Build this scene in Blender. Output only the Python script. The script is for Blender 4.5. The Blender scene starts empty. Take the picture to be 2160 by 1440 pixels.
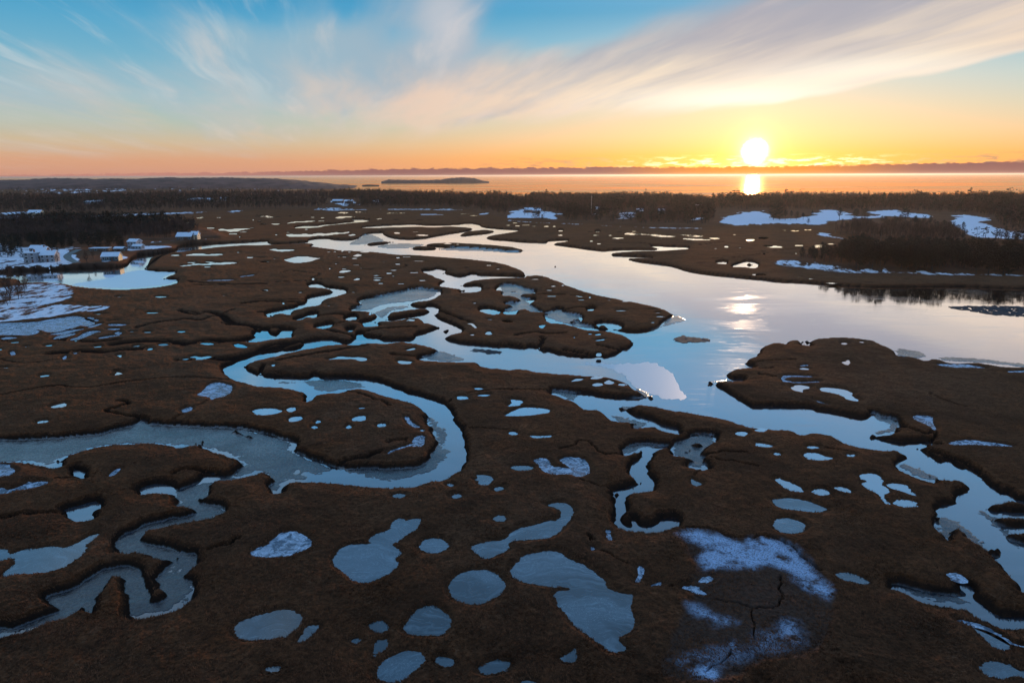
import bpy, math, random, re
import numpy as np
from mathutils import Vector, Matrix, geometry

# ------------------------------------------------------------------ camera model
F, CX, CY, HCAM = 1440.0, 1080.0, 720.0, 60.0
PITCH = math.atan(350.0 / F)
ROLL = math.radians(0.2)
cp, sp = math.cos(PITCH), math.sin(PITCH)
_f = np.array([0, cp, -sp]); _u0 = np.array([0, sp, cp]); _r0 = np.array([1.0, 0, 0])
_r = math.cos(ROLL) * _r0 - math.sin(ROLL) * _u0
_u = math.cos(ROLL) * _u0 + math.sin(ROLL) * _r0

def ray(x, y):
    """direction of the sight line through photograph pixel (x, y)"""
    x = np.asarray(x, float); y = np.asarray(y, float)
    return _f * F + _r * (x[..., None] - CX) - _u * (y[..., None] - CY)

def ground(x, y, z=0.0):
    """survey: where the sight line meets the level z -> world x, y"""
    d = ray(x, y); t = (np.asarray(z, float) - HCAM) / d[..., 2]
    return d[..., 0] * t, d[..., 1] * t

def pix(X, Y, Z=0.0):
    X = np.asarray(X, float); Y = np.asarray(Y, float)
    P = np.stack([X, Y, np.broadcast_to(np.asarray(Z, float) - HCAM, X.shape)], -1)
    w = P @ _f
    return CX + F * (P @ _r) / w, CY - F * (P @ _u) / w

H = 1.3          # marsh top above the creek water
PZ = 1.12        # level of the pools on the marsh

T = dict(A=(0, 360), B=(540, 360), C=(1060, 360), D=(1600, 360), E=(0, 700), F=(540, 700), G=(1060, 700),
         H=(1600, 700), I=(0, 1070), J=(540, 1070), K=(1060, 1070), M=(1600, 1070))
K_ = 2160 / 560.0

def pts(s):
    o, out = None, []
    for tok in s.split():
        if tok[0] == 'X': o = None; continue
        if tok in T: o = T[tok]; continue
        a, b = tok.split(',')[:2]
        a, b = float(a), float(b)
        out.append((a, b) if o is None else (o[0] + a / K_, o[1] + b / K_))
    return np.array(out)

WATER = """
B 420,568 470,555 540,548 570,548 620,560 700,565 790,562 850,545 870,525 940,507 1040,503 1030,518 1065,537 1130,552 1250,560 1380,550 1450,537 1600,510 1740,490 1775,470 1700,460 1540,455 1480,462 1400,462 1370,457 1200,460 1000,466 860,468 860,461 900,455 1060,444 1270,435 1370,443 1480,445 1640,438 1730,426 1815,440 1830,457 1900,467 2000,474 2150,482 2110,495 2000,512 1900,527 1860,545 1900,558 2000,566 C 0,563 90,574 180,580 290,585 365,588 370,570 440,566 535,562 530,572 480,580 410,588 405,600 500,611 600,625 700,640 830,653 880,645 1000,640 1100,640 1270,640 1275,630 1200,612 1260,608 1350,617 1500,618 1520,635 1450,640 1380,645 1270,652 1100,653 900,665 880,678 885,690 920,693 1050,695 1225,705 1210,711 970,708 1060,732 1200,752 1350,770 1400,785 1480,810 1560,825 1700,845 1900,865 D 0,882 150,902 350,908 600,930 800,945 1100,948 1500,945 1700,945 1900,955 2160,962 2800,965 2800,1389 H 2800,300 2160,283 2000,280 1860,256 1790,243 1700,243 1560,247 1500,225 1430,212 1380,217 1360,228 1330,215 1250,195 1120,188 1110,140 1060,115 1000,90 950,68 870,58 830,48 680,38 550,42 440,55 400,72 390,82 430,97 420,106 340,100 360,78 330,62 270,60 235,72 225,92 180,85 120,80 70,92 20,120 G 2092,140 2092,160 2060,180 2005,208 1980,232 1973,250 1980,268 2060,275 2010,285 1870,298 1830,318 1820,345 1835,368 1880,385 1970,378 1950,392 1900,395 1700,400 1670,405 1700,415 1760,450 1800,475 1870,515 1950,570 2020,608 2083,610 H 100,608 200,605 420,610 440,635 600,655 830,707 920,697 925,667 960,665 1000,695 1100,702 1150,732 1110,750 1115,780 1140,797 1000,822 920,832 920,845 980,870 1080,895 1200,907 1350,893 1400,905 1290,920 1280,930 1320,970 1400,1020 1490,1062 1520,1055 1535,1040 1600,1080 1700,1112 1780,1150 1820,1200 1900,1260 1960,1300 2040,1305 2075,1340 2110,1362 2160,1372 2700,1385 2700,1402 2160,1390 2080,1357 2000,1350 1890,1377 1840,1425 M 1870,25 1980,42 2700,50 2700,58 1920,58 1900,65 1910,105 1950,140 2020,162 2700,168 2700,180 2030,178 1985,215 2000,242 2060,275 2160,290 2700,350 2700,900 2160,670 2120,640 2080,560 2020,490 1950,420 1925,393 1860,350 1850,315 1780,270 1700,222 1670,170 1610,140 1565,165 1548,200 1580,240 1530,250 1510,222 1480,170 1420,125 1430,95 1480,90 1440,60 1440,20 1480,0 H 1480,1410 1590,1400 1590,1350 1620,1322 1690,1302 1712,1270 1700,1230 1650,1197 1580,1190 1500,1180 1430,1142 1365,1152 1450,1213 1400,1203 1310,1172 1250,1145 1150,1097 1140,1080 1180,1050 1205,1010 1180,970 1130,950 1000,950 860,932 780,915 700,890 660,850 600,830 500,820 380,812 350,825 300,800 200,780 0,765 G 1950,745 1850,710 1700,680 1640,670 1540,655 1480,640 1380,630 1300,610 1180,590 1100,582 1050,600 930,605 960,620 1010,640 1060,680 1130,690 1200,712 1260,735 1320,765 1430,785 1445,822 1400,815 1300,790 1240,762 1160,768 1070,780 1060,770 1090,740 1085,718 1000,725 940,720 875,695 860,670 820,640 780,625 690,628 650,600 600,560 520,540 490,515 440,500 390,485 400,472 560,490 700,505 850,525 1080,540 1250,530 1180,505 1090,460 1050,430 1000,392 940,372 850,357 780,346 620,346 500,336 330,320 200,300 100,290 60,305 F 2006,298 1900,286 1835,270 1825,245 1780,240 1600,238 1480,232 1340,225 1330,210 1400,195 1440,182 1500,158 1508,140 1440,122 1350,97 1200,77 1130,75 1100,88 1020,92 960,82 800,100 700,95 560,105 430,128 300,155 180,185 80,208 0,228 E 2060,235 2010,252 1985,280 2000,305 2060,337 F 0,345 100,367 250,372 400,377 450,367 480,347 520,370 560,377 700,370 800,377 900,387 1000,402 1100,440 1200,480 1350,520 1450,557 1500,575 1560,620 1600,670 1620,730 1670,780 1690,840 1712,900 1720,950 1705,1010 1680,1050 1670,1090 1600,1142 1480,1190 1350,1212 1250,1238 1100,1243 900,1243 700,1218 500,1203 300,1198 220,1212 195,1245 195,1290 150,1305 125,1265 150,1235 185,1195 130,1150 80,1122 30,1130 0,1142 E 2000,1165 1900,1190 1830,1195 1740,1195 1690,1212 1680,1250 1705,1285 1640,1342 1620,1372 1680,1400 1850,1425 I 1820,30 1700,72 1660,75 1640,40 1600,0 E 1560,1405 1450,1390 1435,1365 1440,1320 1440,1295 1510,1270 1600,1232 1645,1205 1640,1190 1700,1172 1780,1178 1870,1187 1920,1150 1970,1110 2010,1080 1985,1045 1960,1020 1900,990 1800,975 1700,940 1640,925 1650,895 1620,882 1590,895 1595,910 1520,915 1462,935 1400,902 1300,890 1100,890 900,905 700,940 500,1005 450,1040 510,1075 430,1090 420,1070 380,1060 330,1068 240,1045 150,1035 0,1045 -600,1070 -600,900 0,882 200,880 400,870 600,850 800,832 950,800 1050,770 1110,755 1130,735 1150,722 1190,735 1180,752 1300,760 1450,765 1600,770 1750,778 1900,780 2000,790 F 0,803 100,838 200,868 290,882 330,912 255,945 250,957 330,990 440,1030 550,1075 640,1105 740,1122 830,1115 1000,1108 1150,1112 1250,1107 1350,1080 1420,1040 1440,990 1470,940 1490,900 1480,850 1440,800 1430,750 1390,738 1395,705 1420,700 1390,650 1350,600 1290,567 1200,547 1100,517 1000,482 940,462 850,452 700,468 690,485 600,490 500,500 450,520 430,548 415,562 400,556 422,535 442,505 440,490 360,472 330,467 250,452 150,437 60,437 0,422 E 1960,395 1900,370 1830,332 1812,300 1830,280 1880,260 1960,235 2083,192 F 100,175 200,157 300,140 370,125 400,100 390,85 450,72 550,55 640,65 690,85 750,88 820,60 860,50 1000,65 1100,68 1200,65 1290,60 1310,30 1330,15 B 1420,1305 1500,1272 1440,1240 1385,1235 1370,1225 1350,1200 1310,1190 1200,1200 1100,1222 990,1218 960,1225 990,1250 1000,1260 900,1265 880,1245 860,1230 950,1215 990,1190 990,1170 960,1145 850,1135 780,1135 775,1120 850,1100 865,1080 820,1062 900,1030 1000,1020 1150,990 1250,965 1320,955 1400,970 1500,975 1510,990 1500,1005 1430,1035 1390,1055 1300,1060 1235,1075 1240,1090 1300,1110 1390,1110 1400,1098 1430,1095 1500,1130 1450,1165 1460,1190 1500,1215 1600,1250 1690,1300 1660,1312 1580,1325 1545,1345 1545,1370 F 1560,70 1700,95 1900,112 G 0,120 50,125 150,135 200,130 220,115 250,120 300,150 340,158 380,150 410,170 500,185 600,200 750,210 775,185 790,195 820,212 900,190 970,165 975,140 1030,138 1055,110 1062,80 1040,50 1000,25 960,10 C 850,1302 740,1296 760,1290 860,1293 1000,1308 1120,1312 1200,1298 1280,1275 1280,1245 1330,1220 1380,1190 1385,1160 1340,1130 1200,1090 1000,1050 800,1015 780,1010 680,980 600,955 520,925 490,905 420,885 370,855 270,848 185,855 185,835 160,805 80,775 0,752 B 1900,735 1700,715 1500,700 1300,685 1150,683 1000,662 900,655 700,648 650,640 500,620 430,612 490,602 470,592 420,588 300,595 230,600 100,603 0,608 A 2000,605 1900,612 1750,622 1600,640 1500,655 1400,662 1280,685 1220,705 1210,740 1170,790 1180,810 1260,818 1440,822 1420,835 1330,870 1330,882 1440,885 1450,895 1400,925 1280,945 1100,960 980,965 780,955 640,940 520,915 400,905 200,910 150,905 200,880 -100,860 -200,835 20,828 300,815 700,800 950,790 1040,770 1070,730 1090,710 1140,690 1250,680 1400,660 1445,645 1440,628 1500,610 1580,600 1700,597 1850,590 2000,582 B 0,577 60,572 100,570 90,590 150,597 300,590 430,580
C -10,932 60,928 110,935 200,970 280,985 240,998 140,1000 135,1012 150,1030 200,1045 275,1042 215,1075 205,1090 260,1120 310,1145 330,1165 410,1145 420,1130 480,1122 470,1150 540,1165 640,1180 650,1210 620,1222 540,1228 600,1245 700,1260 750,1275 745,1298 660,1285 590,1262 500,1240 390,1235 345,1195 350,1175 370,1165 340,1145 250,1145 220,1130 180,1120 100,1130 110,1150 20,1162 10,1145 100,1105 80,1085 20,1085 40,1075 120,1080 160,1050 130,1025 80,1015 0,1012 10,985 110,990 100,970 40,970 0,975 -60,965
C 200,868 130,857 0,852 B 1900,850 1800,850 1770,833 1700,858 1620,860 1580,845 1510,830 1550,810 1500,800 1480,793 1440,805 1350,812 1370,825 1450,850 1460,865 1530,885 1530,900 1480,935 1600,950 1690,965 1700,975 1640,988 1760,986 1830,970 1840,955 1810,930 1700,940 1650,930 1720,900 1800,885 1900,876 2006,872 C 100,868
B 420,930 480,910 530,922 550,943 640,953 700,960 738,975 720,992 650,1018 560,1038 530,1053 522,1082 480,1097 400,1102 335,1125 280,1132 272,1150 280,1170 240,1153 150,1162 112,1175 130,1190 85,1172 82,1155 200,1128 330,1105 420,1075 408,1050 430,1028 540,1008 640,990 650,978 600,958 540,950 440,945
B 300,1212 370,1190 430,1163 495,1153 505,1175 480,1192 440,1185 380,1192 350,1212
B 745,1187 800,1172 825,1200 780,1212 720,1207
B 465,1272 560,1245 625,1238 600,1272 540,1280
E 2000,74 2060,60 2083,45 2060,15 2120,0 B 20,1320 80,1288 95,1320 150,1345 200,1330 210,1300 290,1288 290,1320 285,1345 F 275,42 150,52 50,67 0,77
B 738,1290 780,1283 792,1300 760,1307
F 812,20 840,3 885,14 845,40 1000,46 1000,54 850,50
C 745,1245 800,1228 900,1233 972,1260 960,1272 860,1270 830,1252
C 690,1122 740,1112 740,1132 700,1137
B 1805,1120 1880,1113 1960,1128 1992,1157 1920,1167 1850,1147
B 2008,1145 2060,1128 2122,1140 2110,1162 2040,1167
B 305,467 330,455 400,445 500,447 560,435 650,430 740,418 805,415 800,405 755,400 850,395 935,408 870,421 800,425 650,440 550,449 510,462 400,470
G 1530,840 1600,825 1740,843 1735,870 1650,900 1612,970 1605,1005 1650,1030 1620,1052 1700,1090 1640,1102 1550,1097 1495,1077 1590,1062 1575,1020 1480,1005 1400,990 1372,960 1380,928 1450,890 1535,865
G 970,985 985,955 1060,918 1150,903 1300,925 1365,920 1235,938 1215,990 1230,1010 1190,1035 1168,1075 1172,1120 1185,1168 1232,1195 1237,1225 1222,1267 1140,1280 1040,1285 1012,1310 995,1380 K 992,30 965,90 985,130 1060,158 1060,170 940,142 918,100 930,40 G 935,1400 920,1350 935,1312 870,1295 960,1268 1060,1253 1110,1250 1132,1215 1100,1185 1038,1150 1048,1090 1090,1050 1152,1010 1125,975 1130,945 1060,975 1000,990
K 1035,97 1080,92 1095,138 1200,152 1258,143 1300,98 1400,92 1425,110 1345,130 1280,168 1200,172 1090,157 1058,130
I 1820,30 1700,72 1500,108 1300,155 1180,165 1130,215 1108,255 1150,290 1260,302 1400,332 1490,372 1600,382 1615,415 1550,465 1490,520 1480,560 1530,610 1565,680 1520,748 1420,808 1300,845 1190,865 1090,858 1060,790 1065,700 1030,630 1030,560 990,515 880,510 850,570 800,640 740,690 640,715 625,745 690,755 750,765 765,830 700,822 698,762 640,762 600,830 500,878 350,928 200,983 60,1015 -500,1140 -500,1090 0,995 150,960 300,915 440,880 500,840 505,800 460,755 398,730 430,710 520,692 640,648 690,592 780,542 850,508 930,492 1040,492 1110,505 1152,548 1157,610 1200,690 1180,745 1190,795 1300,790 1390,720 1405,670 1300,600 1270,570 1350,500 1450,425 1440,395 1260,382 1215,330 1100,345 970,348 952,330 962,260 998,210 1080,183 1200,128 1380,95 1500,78 1640,42
E 585,1130 620,1108 700,1140 692,1172 640,1152
I 515,30 580,0 E 760,1380 830,1400 I 750,0 755,60 745,88 640,92 598,60
E 1125,1290 1200,1252 1300,1232 1400,1252 1432,1287 1300,1293 1150,1300
M 1065,626 1150,628 1300,668 1450,698 1560,722 1620,715 1648,680 1640,635 1660,612 1745,660 1765,700 1785,760 1840,798 1900,848 2000,878 2160,892 2700,900 2700,1000 2160,962 2050,952 1950,932 1850,892 1760,842 1720,797 1620,787 1450,767 1320,732 1230,682 1150,647
C 1855,777 1950,745 1990,733 2042,740 2095,768 2040,792 1980,782 1900,782
C 1728,749 1790,733 1835,742 1800,759
C 450,488 470,478 495,484 480,495
C 752,497 770,486 800,492 780,503
X 560,400.5 640,400.5 700,399 790,402.5 860,406 900,409 1000,412 1100,414 1300,416 1600,418 1900,418 2200,419 2800,425 2800,372 1600,372.2 1080,374.5 540,378 -400,383 -400,386 540,384 600,385 660,388.5 688,390.5 672,393
"""
LAND = """
B 1640,532 1700,495 1800,485 1870,480 1970,492 1890,510 1800,520 1680,532
B 870,602 920,586 1000,578 1080,572 1135,575 1050,595 920,607
B 1360,602 1430,590 1600,584 1750,592 1900,600 2100,620 C 120,628 187,645 150,659 0,656 B 2000,650 1800,632 1600,626 1400,613
B 1255,632 1300,611 1420,614 1520,635 1400,642 1280,640
B 1060,1160 1100,1145 1200,1135 1300,1120 1400,1117 1437,1130 1400,1157 1300,1177 1200,1192 1140,1202 1090,1217 1050,1210 1075,1185
C 560,1200 650,1212 575,1222
C 1975,755 2010,740 2042,765 2000,777
G 1465,945 1490,938 1525,950 1522,993 1470,995
G 1535,895 1590,885 1660,900 1640,935 1600,952 1542,935
M 1845,315 1900,305 1945,350 1930,385 1880,378 1850,345
E 1895,805 1930,802 2000,825 F 0,838 80,860 150,903 100,905 20,880 E 2000,850
B 1520,1305 1570,1292 1545,1310
"""
SLUSH = """
B 960,622 1050,600 1200,588 1390,598 1350,612 1270,632 1100,636
B 1520,628 1700,624 1900,640 2160,660 C 150,668 0,668 B 1900,657 1600,652 1480,645
B 775,1137 865,1085 820,1062 1150,990 1320,953 1510,975 1430,1037 1230,1070 1100,1080 980,1105 930,1137
B 985,1150 1060,1108 1230,1095 1250,1115 1100,1142 1050,1190 1010,1200 960,1150
B 740,600 850,545 870,525 930,515 1000,540 1060,575 900,600 780,605
C -20,925 110,932 280,985 200,1045 210,1080 330,1165 480,1120 650,1180 620,1222 760,1280 700,1290 500,1245 340,1190 200,1130 0,1160 -10,1000
E -600,1080 -600,900 0,882 600,850 950,800 1120,725 1200,735 1500,760 1900,775 F 0,803 330,910 250,957 550,1075 640,1105 500,1165 300,1130 450,1195 300,1200 220,1212 190,1300 120,1300 120,1180 30,1130 E 2000,1165 1900,1190 1640,1350 1850,1430 I 1820,30 1660,80 E 1430,1390 1430,1280 1870,1187 2010,1080 1900,990 1520,915 900,905 450,1040 430,1090 240,1045
F 380,405 420,393 600,386 800,403 900,445 850,458 700,470 600,492 500,480 440,440
F 165,411 240,400 330,411 280,423 190,423
F 1390,655 1410,635 1440,655 1430,670
F 1390,700 1440,700 1470,720 1482,760 1560,800 1552,920 1500,942 1580,950 1572,1000 1500,1082 1350,1162 1100,1206 1000,1207 850,1167 640,1110 700,1100 1000,1100 1400,1040 1430,960 1480,900 1430,800
F 1330,205 1400,190 1500,150 1600,180 1730,230 1650,242 1450,240
F 1750,145 1850,148 2000,165 1950,175 1800,160
G 380,470 520,480 640,508 605,540 560,560 430,500
G 860,680 1000,690 1085,718 1200,750 1100,790 1060,790 990,760
G 960,1000 970,940 1100,900 1370,915 1240,935 1110,950 1060,985
G 1360,930 1540,830 1760,835 1660,1105 1480,1085
H 925,700 960,660 1160,735 1145,800 920,850 990,800 1090,760
H 1110,130 1200,140 1340,165 1370,195 1360,212 1250,215 1110,190
H 1455,203 1600,203 1800,215 2160,260 2800,300 2800,350 2160,290 1850,250 1500,237
H 1135,1085 1200,1070 1300,1110 1500,1180 1400,1215 1250,1160
M 1410,80 1560,60 1800,250 1950,400 1800,330 1500,260
M 1750,0 1900,60 2000,170 2160,300 2100,330 1900,150
I -500,1160 -500,1050 400,700 900,300 1200,100 1860,0 1900,60 1640,400 1600,700 1300,880 700,880
G 1050,545 1250,535 1180,500 1050,430 1090,480
C 1280,1280 1390,1165 1510,1218 1400,1243 1200,1302
M 1100,620 1300,670 1620,720 1700,780 1600,790 1300,735
G 1700,400 1850,385 1870,415 1760,420
G 940,603 1040,600 1100,625 1010,640
"""
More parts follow.
